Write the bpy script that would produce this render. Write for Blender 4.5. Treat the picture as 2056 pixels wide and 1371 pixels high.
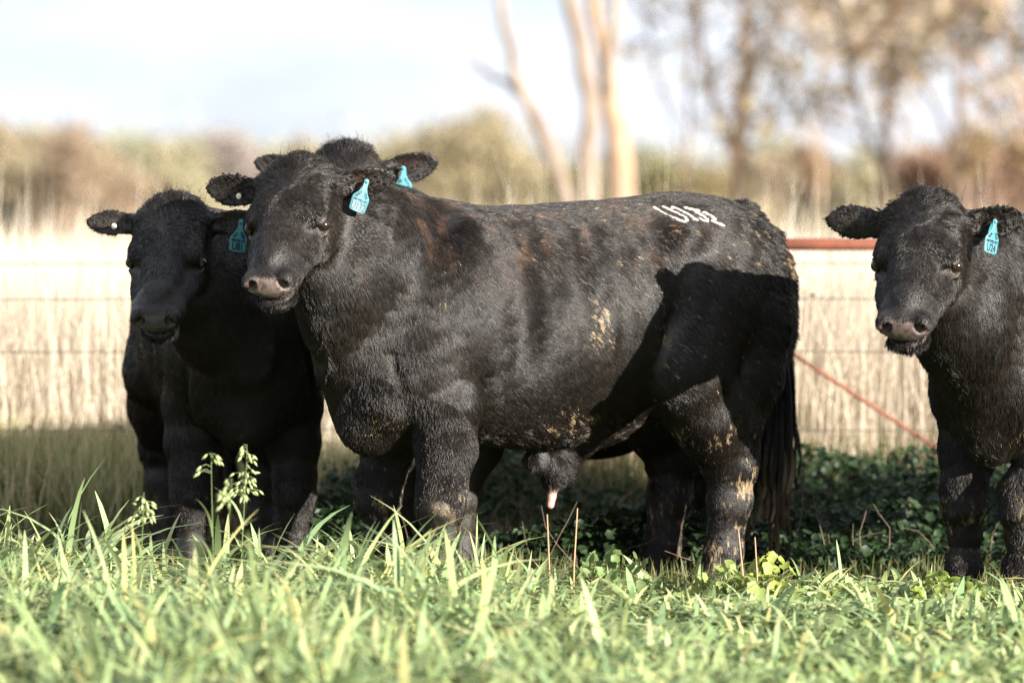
import bpy, math, os, time
import numpy as np
from mathutils import Matrix, Vector

QUICK = ''
R = math.radians
rng = np.random.default_rng(11)
for o in list(bpy.data.objects):
    bpy.data.objects.remove(o, do_unlink=True)
scene = bpy.context.scene
COL = scene.collection

# ------------------------------------------------------------------ camera
CAM_H = 1.26
cam_d = bpy.data.cameras.new('camera')
cam = bpy.data.objects.new('camera', cam_d)
COL.objects.link(cam)
cam.location = (0, 0, CAM_H)
cam.rotation_euler = (R(90), 0, 0)
cam_d.lens = 135
cam_d.sensor_width = 36
cam_d.shift_y = -(685.5 - 450) / 2056
cam_d.clip_start = 0.1
cam_d.clip_end = 3000
cam_d.dof.use_dof = True
cam_d.dof.focus_distance = 12.6
cam_d.dof.aperture_fstop = 1.7
scene.camera = cam
scene.render.resolution_x = 1024
scene.render.resolution_y = 682

# ------------------------------------------------------------------ world and sun
SUN_EL, SUN_AZ = 14.6, 45.0          # azimuth: degrees to the right of straight behind the camera
world = bpy.data.worlds.new('World')
scene.world = world
world.use_nodes = True
nt = world.node_tree
nt.nodes.clear()
def N(tree, kind, **kw):
    n = tree.nodes.new(kind)
    for k, v in kw.items():
        setattr(n, k, v)
    return n
sky = N(nt, 'ShaderNodeTexSky', sky_type='NISHITA', sun_disc=False)
sun_dir = Vector((math.sin(R(SUN_AZ)) * math.cos(R(SUN_EL)), -math.cos(R(SUN_AZ)) * math.cos(R(SUN_EL)), math.sin(R(SUN_EL))))
sky.sun_elevation = R(SUN_EL)
sky.sun_rotation = math.atan2(sun_dir.x, sun_dir.y)
sky.air_density = 1.0
sky.dust_density = 0.4
sky.ozone_density = 4.0
tc = N(nt, 'ShaderNodeTexCoord')
mp = N(nt, 'ShaderNodeMapping')
mp.inputs['Scale'].default_value = (1.0, 1.0, 3.2)
mp.inputs['Location'].default_value = (0.35, 0.1, 0.2)
cn = N(nt, 'ShaderNodeTexNoise')
cn.inputs['Scale'].default_value = 3.2
cn.inputs['Detail'].default_value = 6
cn.inputs['Roughness'].default_value = 0.55
cr = N(nt, 'ShaderNodeValToRGB')
cr.color_ramp.elements[0].position = 0.36
cr.color_ramp.elements[1].position = 0.56
mx = N(nt, 'ShaderNodeMixRGB')
mx.inputs['Color2'].default_value = (6.6, 6.9, 7.5, 1)
bg = N(nt, 'ShaderNodeBackground')
bg.inputs['Strength'].default_value = 0.048
wo = N(nt, 'ShaderNodeOutputWorld')
nt.links.new(tc.outputs['Generated'], mp.inputs['Vector'])
nt.links.new(mp.outputs[0], cn.inputs['Vector'])
nt.links.new(cn.outputs['Fac'], cr.inputs['Fac'])
nt.links.new(cr.outputs['Color'], mx.inputs['Fac'])
veil = N(nt, 'ShaderNodeMixRGB')          # thin high cloud veils the blue
veil.inputs['Fac'].default_value = 0.75
veil.inputs['Color2'].default_value = (4.1, 4.7, 5.9, 1)
nt.links.new(sky.outputs[0], veil.inputs['Color1'])
nt.links.new(veil.outputs[0], mx.inputs['Color1'])
nt.links.new(mx.outputs[0], bg.inputs['Color'])
nt.links.new(bg.outputs[0], wo.inputs['Surface'])

sun_d = bpy.data.lights.new('sun', 'SUN')
sun_d.energy = 5.0
sun_d.angle = R(0.5)
sun_d.color = (1.0, 0.94, 0.85)
sun = bpy.data.objects.new('sun', sun_d)
COL.objects.link(sun)
sun.location = (20, -20, 12)
sun.rotation_euler = sun_dir.to_track_quat('Z', 'Y').to_euler()
scene.view_settings.view_transform = 'Standard'
scene.view_settings.look = 'None'
scene.view_settings.gamma = 1
scene.view_settings.exposure = 1.8
scene.cycles.max_bounces = 6
scene.cycles.transparent_max_bounces = 6
scene.cycles.use_denoising = True
scene.cycles.denoising_prefilter = 'NONE'
scene.cycles.use_adaptive_sampling = False

def wx(px, D):
    return (px - 1028) * D / 7710.0
def wz(py, D):
    return CAM_H - (py - 450) * D / 7710.0

# ------------------------------------------------------------------ helpers
def tag(o, label=None, cat=None, group=None, kind=None):
    if label: o['label'] = label
    if cat: o['category'] = cat
    if group: o['group'] = group
    if kind: o['kind'] = kind
    return o

def empty(name, loc, rz=0):
    o = bpy.data.objects.new(name, None)
    COL.objects.link(o)
    o.location = loc
    o.rotation_euler = (0, 0, rz)
    o.empty_display_size = 0.2
    return o

def mesh_np(name, V, Q, mat, parent=None, col=None, smooth=True, tri=False):
    me = bpy.data.meshes.new(name)
    V = np.asarray(V, dtype=np.float32)
    Q = np.asarray(Q, dtype=np.int32)
    k = Q.shape[1]
    me.vertices.add(len(V))
    me.vertices.foreach_set('co', V.ravel())
    me.loops.add(Q.size)
    me.loops.foreach_set('vertex_index', Q.ravel())
    me.polygons.add(len(Q))
    me.polygons.foreach_set('loop_start', np.arange(0, Q.size, k, dtype=np.int32))
    me.polygons.foreach_set('loop_total', np.full(len(Q), k, dtype=np.int32))
    if smooth:
        me.polygons.foreach_set('use_smooth', np.ones(len(Q), dtype=bool))
    me.update(calc_edges=True)
    if col is not None:
        a = me.color_attributes.new('col', 'FLOAT_COLOR', 'POINT')
        c4 = np.ones((len(V), 4), dtype=np.float32)
        c4[:, :3] = col
        a.data.foreach_set('color', c4.ravel())
    me.materials.append(mat)
    o = bpy.data.objects.new(name, me)
    COL.objects.link(o)
    if parent is not None:
        o.parent = parent
    return o

_tab = np.random.default_rng(5).random((64, 64, 64)).astype(np.float32)
def vnoise(P, scale, seed=0):
    q = np.asarray(P) / scale + seed * 17.31 + 100.0
    i = np.floor(q).astype(np.int64)
    f = q - i
    f = f * f * (3 - 2 * f)
    out = 0
    for dx in (0, 1):
        for dy in (0, 1):
            for dz in (0, 1):
                w = (f[..., 0] if dx else 1 - f[..., 0]) * (f[..., 1] if dy else 1 - f[..., 1]) * (f[..., 2] if dz else 1 - f[..., 2])
                out = out + w * _tab[(i[..., 0] + dx) & 63, (i[..., 1] + dy) & 63, (i[..., 2] + dz) & 63]
    return out * 2 - 1

def smooth01(x, a, b):
    t = np.clip((x - a) / (b - a), 0, 1)
    return t * t * (3 - 2 * t)

def tube_np(pts, radii, seg=8, cap=True):
    pts = np.asarray(pts, float); n = len(pts)
    radii = np.broadcast_to(np.asarray(radii, float), (n,))
    T = np.gradient(pts, axis=0); T /= np.linalg.norm(T, axis=1)[:, None] + 1e-9
    ref = np.array([0, 0, 1.0]) if abs(T[0][2]) < 0.9 else np.array([1.0, 0, 0])
    V = []
    for i in range(n):
        a = np.cross(T[i], ref); a /= np.linalg.norm(a) + 1e-9
        b = np.cross(T[i], a); ref = np.cross(a, T[i])
        for k in range(seg):
            th = 2 * math.pi * k / seg
            V.append(pts[i] + radii[i] * (a * math.cos(th) + b * math.sin(th)))
    Q = []
    for i in range(n - 1):
        for k in range(seg):
            k2 = (k + 1) % seg
            Q.append((i * seg + k, i * seg + k2, (i + 1) * seg + k2, (i + 1) * seg + k))
    V.append(pts[0]); V.append(pts[-1]); c0 = len(V) - 2; c1 = len(V) - 1
    if cap:
        for k in range(0, seg, 2):
            Q.append((c0, (k + 2) % seg, (k + 1) % seg, k))
            o = (n - 1) * seg
            Q.append((c1, o + k, o + (k + 1) % seg, o + (k + 2) % seg))
    return np.array(V), np.array(Q)

def merge(parts):
    Vs, Qs, off = [], [], 0
    for V, Q in parts:
        Vs.append(V); Qs.append(np.asarray(Q) + off); off += len(V)
    return np.concatenate(Vs), np.concatenate(Qs)

# ------------------------------------------------------------------ materials
def new_mat(name):
    m = bpy.data.materials.new(name)
    m.use_nodes = True
    t = m.node_tree
    b = t.nodes['Principled BSDF']
    return m, t, b

def simple_mat(name, col, rough=0.6, spec=0.5, noise=None, metal=0.0):
    m, t, b = new_mat(name)
    b.inputs['Base Color'].default_value = (*col, 1)
    b.inputs['Roughness'].default_value = rough
    b.inputs['Specular IOR Level'].default_value = spec
    b.inputs['Metallic'].default_value = metal
    if noise:
        sc_, col2, bump = noise
        tcx = N(t, 'ShaderNodeTexCoord'); nz = N(t, 'ShaderNodeTexNoise')
        nz.inputs['Scale'].default_value = sc_; nz.inputs['Detail'].default_value = 6
        t.links.new(tcx.outputs['Object'], nz.inputs['Vector'])
        r = N(t, 'ShaderNodeValToRGB'); r.color_ramp.elements[0].position = 0.35; r.color_ramp.elements[1].position = 0.65
        r.color_ramp.elements[0].color = (*col, 1); r.color_ramp.elements[1].color = (*col2, 1)
        t.links.new(nz.outputs['Fac'], r.inputs['Fac']); t.links.new(r.outputs['Color'], b.inputs['Base Color'])
        if bump:
            bp = N(t, 'ShaderNodeBump'); bp.inputs['Strength'].default_value = bump
            bp.inputs['Distance'].default_value = 0.02
            t.links.new(nz.outputs['Fac'], bp.inputs['Height']); t.links.new(bp.outputs[0], b.inputs['Normal'])
    return m

def attr_mat(name, rough=0.6, spec=0.5, translucent=0.0, bump=None):
    m, t, b = new_mat(name)
    a = N(t, 'ShaderNodeAttribute', attribute_name='col')
    t.links.new(a.outputs['Color'], b.inputs['Base Color'])
    b.inputs['Roughness'].default_value = rough
    b.inputs['Specular IOR Level'].default_value = spec
    if bump:
        tcx = N(t, 'ShaderNodeTexCoord'); nz = N(t, 'ShaderNodeTexNoise')
        nz.inputs['Scale'].default_value = bump[0]; nz.inputs['Detail'].default_value = 4
        t.links.new(tcx.outputs['Object'], nz.inputs['Vector'])
        bp = N(t, 'ShaderNodeBump'); bp.inputs['Strength'].default_value = bump[1]; bp.inputs['Distance'].default_value = 0.003
        t.links.new(nz.outputs['Fac'], bp.inputs['Height']); t.links.new(bp.outputs[0], b.inputs['Normal'])
    if translucent:
        tr = N(t, 'ShaderNodeBsdfTranslucent'); ms = N(t, 'ShaderNodeMixShader')
        ms.inputs['Fac'].default_value = translucent
        t.links.new(a.outputs['Color'], tr.inputs['Color'])
        t.links.new(b.outputs[0], ms.inputs[1]); t.links.new(tr.outputs[0], ms.inputs[2])
        t.links.new(ms.outputs[0], t.nodes['Material Output'].inputs['Surface'])
    return m

M_leaf = attr_mat('leaf', 0.5, 0.3, 0.32)
M_dry = attr_mat('dry_stalk', 0.7, 0.2, 0.4)
M_hide = attr_mat('hide', 0.4, 0.45, bump=(330, 0.8))
M_treeleaf = attr_mat('tree_foliage', 0.7, 0.3, 0.25)
M_bark_white = simple_mat('pale_bark', (0.31, 0.26, 0.21), 0.8, 0.2, (1.6, (0.16, 0.115, 0.085), 0.3))
M_bark_tan = simple_mat('tan_bark', (0.26, 0.18, 0.12), 0.85, 0.2, (2.5, (0.36, 0.26, 0.18), 0.3))
M_bark_dark = simple_mat('dark_bark', (0.13, 0.095, 0.075), 0.85, 0.2, (3, (0.21, 0.15, 0.11), 0.3))
M_rust = simple_mat('rusty_pipe', (0.20, 0.062, 0.033), 0.7, 0.3, (14, (0.13, 0.045, 0.028), 0.2))
M_wire = simple_mat('grey_wire', (0.07, 0.06, 0.055), 0.6, 0.4, metal=0.2)
M_eye = simple_mat('dark_eye', (0.012, 0.006, 0.003), 0.06, 0.8)
M_tag = simple_mat('turquoise_plastic', (0.035, 0.215, 0.275), 0.5, 0.35, (70, (0.075, 0.18, 0.18), 0.1))
M_ink = simple_mat('black_ink', (0.008, 0.012, 0.03), 0.5, 0.4)
M_button = simple_mat('white_button', (0.75, 0.7, 0.55), 0.4, 0.5)

def hair_mat(name, rough=0.36, spec=0.30):
    m, t, b = new_mat(name)
    a = N(t, 'ShaderNodeAttribute', attribute_name='col')
    t.links.new(a.outputs['Color'], b.inputs['Base Color'])
    b.inputs['Roughness'].default_value = rough
    b.inputs['Specular IOR Level'].default_value = spec
    return m
M_hair = hair_mat('coat_hair')

# ------------------------------------------------------------------ ground
def plane(name, x0, x1, y0, y1, z, mat, nx=1, ny=1, zf=None):
    xs = np.linspace(x0, x1, nx + 1); ys = np.linspace(y0, y1, ny + 1)
    X, Y = np.meshgrid(xs, ys, indexing='ij')
    Z = np.full_like(X, z) if zf is None else zf(X, Y)
    V = np.stack([X, Y, Z], -1).reshape(-1, 3)
    Q = []
    for i in range(nx):
        for j in range(ny):
            a = i * (ny + 1) + j
            Q.append((a, a + ny + 1, a + ny + 2, a + 1))
    o = mesh_np(name, V, Q, mat)
    return o

def ground_mat():
    m, t, b = new_mat('paddock_soil')
    tcx = N(t, 'ShaderNodeTexCoord'); nz = N(t, 'ShaderNodeTexNoise'); nz.inputs['Scale'].default_value = 2.5
    nz.inputs['Detail'].default_value = 8
    t.links.new(tcx.outputs['Object'], nz.inputs['Vector'])
    r = N(t, 'ShaderNodeValToRGB')
    r.color_ramp.elements[0].position = 0.3; r.color_ramp.elements[0].color = (0.05, 0.06, 0.02, 1)
    r.color_ramp.elements[1].position = 0.7; r.color_ramp.elements[1].color = (0.13, 0.10, 0.055, 1)
    t.links.new(nz.outputs['Fac'], r.inputs['Fac'])
    sx = N(t, 'ShaderNodeSeparateXYZ'); t.links.new(tcx.outputs['Object'], sx.inputs[0])
    mr = N(t, 'ShaderNodeMapRange'); mr.inputs['From Min'].default_value = 15.6; mr.inputs['From Max'].default_value = 17.5
    t.links.new(sx.outputs['Y'], mr.inputs['Value'])
    mx_ = N(t, 'ShaderNodeMixRGB')
    nz2 = N(t, 'ShaderNodeTexNoise'); nz2.inputs['Scale'].default_value = 0.2; nz2.inputs['Detail'].default_value = 8
    t.links.new(tcx.outputs['Object'], nz2.inputs['Vector'])
    r2 = N(t, 'ShaderNodeValToRGB')
    r2.color_ramp.elements[0].position = 0.35; r2.color_ramp.elements[0].color = (0.42, 0.34, 0.22, 1)
    r2.color_ramp.elements[1].position = 0.65; r2.color_ramp.elements[1].color = (0.30, 0.27, 0.15, 1)
    t.links.new(nz2.outputs['Fac'], r2.inputs['Fac'])
    t.links.new(mr.outputs[0], mx_.inputs['Fac']); t.links.new(r.outputs[0], mx_.inputs['Color1']); t.links.new(r2.outputs[0], mx_.inputs['Color2'])
    t.links.new(mx_.outputs[0], b.inputs['Base Color'])
    b.inputs['Roughness'].default_value = 0.95
    b.inputs['Specular IOR Level'].default_value = 0.1
    bp = N(t, 'ShaderNodeBump'); bp.inputs['Strength'].default_value = 0.5; bp.inputs['Distance'].default_value = 0.04
    t.links.new(nz.outputs['Fac'], bp.inputs['Height']); t.links.new(bp.outputs[0], b.inputs['Normal'])
    return m
def gz(X, Y):
    return 0.012 * np.sin(X * 2.1 + 1) * np.cos(Y * 1.7) * (Y < 16)
tag(plane('ground', -1500, 1500, -1200, 2600, 0, ground_mat()), kind='structure')

# ------------------------------------------------------------------ SDF bull
class Field:
    def __init__(s, lo, hi, h):
        s.lo = np.array(lo, float); s.h = h
        s.n = np.ceil((np.array(hi) - s.lo) / h).astype(int) + 1
        s.F = np.full(tuple(s.n), 0.5, dtype=np.float32)
        s.ax = [(s.lo[i] + np.arange(s.n[i]) * h).astype(np.float32) for i in range(3)]
    def box(s, lo, hi):
        a = np.clip(np.floor((np.array(lo) - s.lo) / s.h).astype(int), 0, s.n)
        b = np.clip(np.ceil((np.array(hi) - s.lo) / s.h).astype(int) + 1, 0, s.n)
        sl = tuple(slice(a[i], b[i]) for i in range(3))
        if any(b[i] <= a[i] for i in range(3)):
            return None, None
        X = s.ax[0][sl[0]][:, None, None]; Y = s.ax[1][sl[1]][None, :, None]; Z = s.ax[2][sl[2]][None, None, :]
        return sl, (X, Y, Z)
    def union(s, sl, d, k):
        A = s.F[sl]
        if k > 0:
            h = np.clip(0.5 + 0.5 * (A - d) / k, 0, 1)
            s.F[sl] = A * (1 - h) + d * h - k * h * (1 - h)
        else:
            s.F[sl] = np.minimum(A, d)
    def cut(s, sl, d, k):
        A = s.F[sl]; d = -d
        if k > 0:
            h = np.clip(0.5 - 0.5 * (A - d) / k, 0, 1)
            s.F[sl] = A * (1 - h) + d * h + k * h * (1 - h)
        else:
            s.F[sl] = np.maximum(A, d)
    def ell(s, c, r, k=0.03, M=None, sub=False):
        c = np.array(c, float); r = np.array(r, float); m = r.max() + k + 0.02
        sl, g = s.box(c - m, c + m)
        if sl is None: return
        X, Y, Z = g[0] - c[0], g[1] - c[1], g[2] - c[2]
        if M is not None:
            # rows of M are local axes
            X, Y, Z = [(M[i][0] * X + M[i][1] * Y + M[i][2] * Z) for i in range(3)]
        k0 = np.sqrt((X / r[0]) ** 2 + (Y / r[1]) ** 2 + (Z / r[2]) ** 2)
        k1 = np.sqrt((X / r[0] ** 2) ** 2 + (Y / r[1] ** 2) ** 2 + (Z / r[2] ** 2) ** 2) + 1e-6
        d = (k0 * (k0 - 1) / k1).astype(np.float32)
        (s.cut if sub else s.union)(sl, d, k)
    def cone(s, a, b, ra, rb, k=0.03, sq=None, sub=False):
        a = np.array(a, float); b = np.array(b, float)
        m = max(ra, rb) + k + 0.02
        sl, g = s.box(np.minimum(a, b) - m, np.maximum(a, b) + m)
        if sl is None: return
        ab = b - a; L2 = ab @ ab + 1e-9
        X, Y, Z = g[0] - a[0], g[1] - a[1], g[2] - a[2]
        t = np.clip((X * ab[0] + Y * ab[1] + Z * ab[2]) / L2, 0, 1)
        dx, dy, dz = X - t * ab[0], Y - t * ab[1], Z - t * ab[2]
        if sq is not None:      # squash across y: >1 makes it thinner sideways
            dy = dy * sq
        d = np.sqrt(dx * dx + dy * dy + dz * dz) - (ra + (rb - ra) * t)
        if sq is not None and sq > 1: d = d / (1 + 0.35 * (sq - 1))
        (s.cut if sub else s.union)(sl, d.astype(np.float32), k)
    def chain(s, pts, k=0.03, sq=None):
        for i in range(len(pts) - 1):
            s.cone(pts[i][:3], pts[i + 1][:3], pts[i][3], pts[i + 1][3], k, sq)
    def mesh(s):
        F = s.F; S = F < 0
        nx, ny, nz = F.shape
        cnt = np.zeros((nx - 1, ny - 1, nz - 1), np.int8)
        for dx in (0, 1):
            for dy in (0, 1):
                for dz in (0, 1):
                    cnt += S[dx:nx - 1 + dx, dy:ny - 1 + dy, dz:nz - 1 + dz]
        act = np.argwhere((cnt > 0) & (cnt < 8))
        idx = np.full(cnt.shape, -1, np.int32)
        idx[act[:, 0], act[:, 1], act[:, 2]] = np.arange(len(act))
        cor = [(x, y, z) for x in (0, 1) for y in (0, 1) for z in (0, 1)]
        val = {c: F[act[:, 0] + c[0], act[:, 1] + c[1], act[:, 2] + c[2]] for c in cor}
        P = np.zeros((len(act), 3)); W = np.zeros(len(act))
        for a in cor:
            for ax in range(3):
                if a[ax] == 0:
                    b = list(a); b[ax] = 1; b = tuple(b)
                    va, vb = val[a], val[b]
                    m = (va < 0) != (vb < 0)
                    t = np.where(m, va / np.where(m, va - vb, 1), 0)
                    p = np.tile(np.array(a, float), (len(act), 1)); p[:, ax] = t
                    P += p * m[:, None]; W += m
        V = (act + P / W[:, None]) * s.h + s.lo
        Qs = []
        for ax in range(3):
            o1, o2 = [(1, 2), (2, 0), (0, 1)][ax]
            A = S
            sl0 = [slice(None)] * 3; sl1 = [slice(None)] * 3
            sl0[ax] = slice(0, -1); sl1[ax] = slice(1, None)
            e = np.argwhere(A[tuple(sl0)] != A[tuple(sl1)])
            e = e[(e[:, o1] > 0) & (e[:, o2] > 0) & (e[:, o1] < F.shape[o1] - 1) & (e[:, o2] < F.shape[o2] - 1)]
            d1 = np.zeros(3, int); d1[o1] = 1
            d2 = np.zeros(3, int); d2[o2] = 1
            q = [e - d1 - d2, e - d2, e, e - d1]
            q = np.stack([idx[c[:, 0], c[:, 1], c[:, 2]] for c in q], 1)
            ins = A[e[:, 0], e[:, 1], e[:, 2]]
            q[~ins] = q[~ins][:, ::-1]
            Qs.append(q)
        Q = np.concatenate(Qs)
        return V, Q[(Q >= 0).all(1)]

def frame(fwd, up):
    f = np.array(fwd, float); f /= np.linalg.norm(f)
    u = np.array(up, float); l = np.cross(u, f); l /= np.linalg.norm(l)
    u = np.cross(f, l)
    return np.stack([f, l, u])       # rows: forward, left, up

def prof(xs, ys):
    gx = np.linspace(-1.3, 1.3, 521); gy = np.interp(gx, xs, ys)
    ker = np.exp(-0.5 * (np.arange(-16, 17) * 0.005 / 0.035) ** 2); ker /= ker.sum()
    gp = np.pad(gy, 16, mode='edge')
    return gx, np.convolve(gp, ker, mode='valid')

def build_field(P):
    """all shapes in the bull's own frame: x to its front, y to its left, z up"""
    h = P['h']
    H = P['headM']; hp = P['poll']; hs = P.get('hs', 1.0)
    def hw_(p):
        return hp + hs * (p[0] * H[0] + p[1] * H[1] + p[2] * H[2])
    nose = hw_((0.56, 0, 0))
    earL = [hw_((0.0, sgn * 0.40, 0.05)) for sgn in (-1, 1)]
    allp = np.array([hp, nose, *earL])
    lo = np.minimum(np.array([-1.12, -0.42, -0.02]), allp.min(0) - 0.12)
    hi = np.maximum(np.array([0.95, 0.42, 1.48]), allp.max(0) + 0.12)
    f = Field(lo, hi, h)
    bw = P.get('bw', 1.0); tall = P.get('lift', 0.0)
    # --- torso as a loft
    sl, (X, Y, Z) = f.box((-1.0, -0.42, 0.35), (0.86, 0.42, 1.48))
    u = X[:, 0, 0]
    top = np.interp(u, *prof([-1.0, -.97, -.92, -.85, -.72, -.55, -.35, 0, .3, .5, .62, .74, .80], [1.02, 1.14, 1.225, 1.295, 1.355, 1.372, 1.352, 1.325, 1.315, 1.31, 1.26, 1.14, 1.0]))
    bot = np.interp(u, *prof([-1.0, -.92, -.8, -.65, -.5, -.35, -.15, 0, .2, .4, .6, .72, .80], [.98, .84, .74, .68, .62, .555, .50, .495, .515, .54, .55, .62, .80]))
    wid = np.interp(u, *prof([-1.0, -.95, -.88, -.75, -.55, -.35, -.1, .1, .3, .45, .6, .72, .80], [.02, .11, .17, .225, .265, .29, .315, .315, .285, .255, .22, .16, .05])) * bw
    # widest line sits lower in the barrel, higher in the hips
    cz = ((top + bot) / 2)[:, None, None]; hz = ((top - bot) / 2)[:, None, None]; hy = wid[:, None, None]
    zn = (Z - cz) / hz
    hyv = hy * (1 - 0.12 * np.clip(zn, 0, 1) ** 2 + 0.05 * np.exp(-((zn + 0.15) / 0.5) ** 2))
    n_ = 2.35
    rr = (np.abs(Y / hyv) ** n_ + np.abs(zn) ** n_) ** (1 / n_)
    d = (rr - 1) * np.minimum(hyv, hz)
    endc = np.maximum(X - 0.80, -0.985 - X)
    d = np.maximum(d, endc)
    f.union(sl, d.astype(np.float32), 0.0)
    # hip bones, pin bones, shoulder, ribs, flank hollow
    for s_ in (-1, 1):
        f.ell((-0.60, s_ * 0.15, 0.98), (0.24, 0.13, 0.33), 0.08)
        f.ell((-0.80, s_ * 0.10, 1.00), (0.15, 0.11, 0.23), 0.07)
        f.ell((-0.44, s_ * 0.215, 1.22), (0.07, 0.05, 0.05), 0.08)
        f.ell((0.42, s_ * 0.165, 0.95), (0.18, 0.12, 0.33), 0.06, frame((1, 0, 0.35), (0, 0, 1)))
        f.ell((0.60, s_ * 0.12, 0.74), (0.13, 0.11, 0.15), 0.06)
        f.ell((-0.40, s_ * 0.33, 0.86), (0.07, 0.05, 0.16), 0.05, sub=True)
        f.ell((0.225, s_ * 0.36, 0.92), (0.04, 0.05, 0.25), 0.07, sub=True)
    f.ell((0.40, 0, 1.25), (0.2, 0.07, 0.065), 0.06)
    # brisket
    f.ell((0.61, 0, 0.63), (0.13, 0.10, 0.14), 0.07)
    f.ell((0.64, 0.0, 0.59), (0.08, 0.06, 0.065), 0.05)
    for s_ in (-1, 1):      # creases between brisket, shoulder and foreleg
        f.cone((.60, s_ * .225, .62), (.66, s_ * .215, .84), .012, .012, .05, sub=True)
        f.cone((.30, s_ * .235, .56), (.33, s_ * .285, .74), .02, .018, .03, sub=True)
    # --- neck
    nb = hw_((-0.025, 0, -0.055)); jw = hw_((0.10, 0, -0.09))
    def pt(a, b, t, dz=0):
        p = a * (1 - t) + b * t; p = p.copy(); p[2] += dz; return p
    w0 = np.array([0.40, 0, 1.185]); m0 = np.array([0.46, 0, 1.0]); c0 = np.array([0.56, 0, 0.80])
    nr = P.get('neck', 1.0)
    f.chain([(*w0, .13), (*pt(w0, nb, .5, -.012), .115 * nr), (*nb, .088 * nr)], 0.07)
    mid = (nb * 0.55 + jw * 0.45)
    f.chain([(*m0, .24), (*pt(m0, mid, .5), .205 * nr), (*mid, .145 * nr)], 0.08, sq=1.08)
    f.chain([(*c0, .19), (*pt(c0, jw, .55, -0.01 - .03 * P.get('thr', 0)), (.135 + .03 * P.get('thr', 0)) * nr), (*jw, .085)], 0.08, sq=1.05)
    dw = P.get('dewlap', None)
    f.chain([(0.65, 0, 0.68, .09), (*pt(np.array([.66, 0, .64]), jw, .5, -.01), .075), (*pt(np.array([.68, 0, .62]), jw, .9), .045)], 0.07)
    # --- legs
    for (fu, fv), (ku, kv), s_ in P['front']:
        f.chain([(0.50, s_ * 0.165, 0.84, .12), (0.44, s_ * 0.185, 0.66, .106), (ku * .4 + .43 * .6, kv * .4 + s_ * .185 * .6, 0.52, .094), (ku, kv, .39, .073), (ku + .008, kv, .33, .075)], 0.04)
        f.chain([(ku + .008, kv, .32, .070), (ku * .6 + fu * .4, kv * .6 + fv * .4, .235, .054), (fu, fv, .15, .045), (fu + .005, fv, .12, .058), (fu + .03, fv, .07, .05)], 0.03)
        f.cone((fu + .02, fv, .055), (fu + .045, fv, .03), .052, .060, .01)
    for (fu, fv), (ku, kv), s_ in P['hind']:
        f.chain([(-0.56, s_ * 0.16, 0.98, .17), (-0.47, s_ * 0.205, 0.76, .15), (ku * .5 - .5 * .5, kv * .5 + s_ * .2 * .5, 0.60, .135), (ku + .02, kv, .46, .096)], 0.06)
        f.chain([(-0.78, s_ * 0.13, 0.90, .13), (-0.74, s_ * 0.17, 0.72, .105), (ku - .01, kv, .50, .065)], 0.06)
        f.chain([(ku - .03, kv, .50, .050), (ku + .01, kv, .44, .088), (ku * .5 + fu * .5, kv * .5 + fv * .5, .30, .074), (fu, fv, .16, .058), (fu + .005, fv, .12, .060), (fu + .03, fv, .07, .052)], 0.03)
        f.cone((fu + .02, fv, .055), (fu + .045, fv, .03), .054, .062, .01)
    # --- tail
    f.chain([(-0.82, 0, 1.285, .05), *[(*p, r) for p, r in P['tail']]], 0.04)
    # --- sheath
    if P.get('sheath'):
        f.chain([(-.38, 0, .66, .08), (-.26, 0, .615, .095), (-.14, 0, .565, .088), (-.09, 0, .455, .046), (-.075, 0, .42, .038), (-.065, 0, .375, .028)], 0.05)
        f.ell((-0.0, 0.0, .465), (.035, .03, .04), 0.02)
        f.chain([(-.065, 0, .38, .020), (-.06, 0, .33, .0135), (-.055, 0, .300, .0125)], 0.012)
    else:
        f.ell((-0.12, 0, 0.49), (0.2, 0.05, 0.05), 0.05)
    # --- head
    WY = 1.13
    def he(c, r, k=0.02, sub=False, M=None):
        c = (c[0], c[1] * WY, c[2]); r = (r[0], r[1] * WY, r[2])
        MM = H if M is None else M @ H
        f.ell(hw_(c), np.array(r) * hs, k * hs, MM, sub)
    def hc(a, b, ra, rb, k=0.02, sub=False):
        a = (a[0], a[1] * WY, a[2]); b = (b[0], b[1] * WY, b[2])
        f.cone(hw_(a), hw_(b), ra * hs, rb * hs, k * hs, None, sub)
    he((.08, 0, -.005), (.12, .118, .105), .05)
    he((-.005, 0, .045), (.06, .085, .06), .04)
    he((.15, 0, .035), (.13, .112, .07), .04)
    he((.06, .055, .05), (.06, .06, .05), .03); he((.06, -.055, .05), (.06, .06, .05), .03)
    hc((.20, 0, .005), (.40, 0, -.010), .096, .074, .04)
    he((.30, 0, .045), (.16, .042, .028), .04)
    for s_ in (-1, 1):
        he((.205, s_ * .090, .040), (.050, .028, .024), .03)
        he((.16, s_ * .074, -.070), (.145, .042, .085), .04)
        he((.30, s_ * .072, -.035), (.10, .034, .042), .03)
        he((.40, s_ * .045, -.035), (.07, .036, .045), .03)
        he((.232, s_ * .126, .005), (.030, .020, .014), .010, sub=True)
        he((.223, s_ * .108, .0285), (.032, .016, .0060), .008); he((.238, s_ * .108, -.0175), (.026, .014, .0055), .008)
    hc((.12, 0, -.125), (.43, 0, -.085), .050, .040, .04)
    he((.455, 0, -.022), (.065, .082, .060), .025)
    he((.490, 0, -.020), (.040, .066, .046), .02)
    for s_ in (-1, 1):
        he((.500, s_ * .052, .000), (.034, .026, .034), .014)
    he((.470, 0, -.091), (.050, .055, .030), .016)
    he((.50, 0, -.070), (.055, .080, .0030), .007, sub=True)
    for s_ in (-1, 1):
        M = frame((1, s_ * .55, .1), (0, -s_ * .35, 1))
        he((.526, s_ * .050, -.002), (.030, .0150, .0235), .007, sub=True, M=M)
        he((.525, s_ * .066, -.018), (.016, .016, .006), .005, sub=True, M=M)
    # --- ears
    P['ears'] = []
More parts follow.
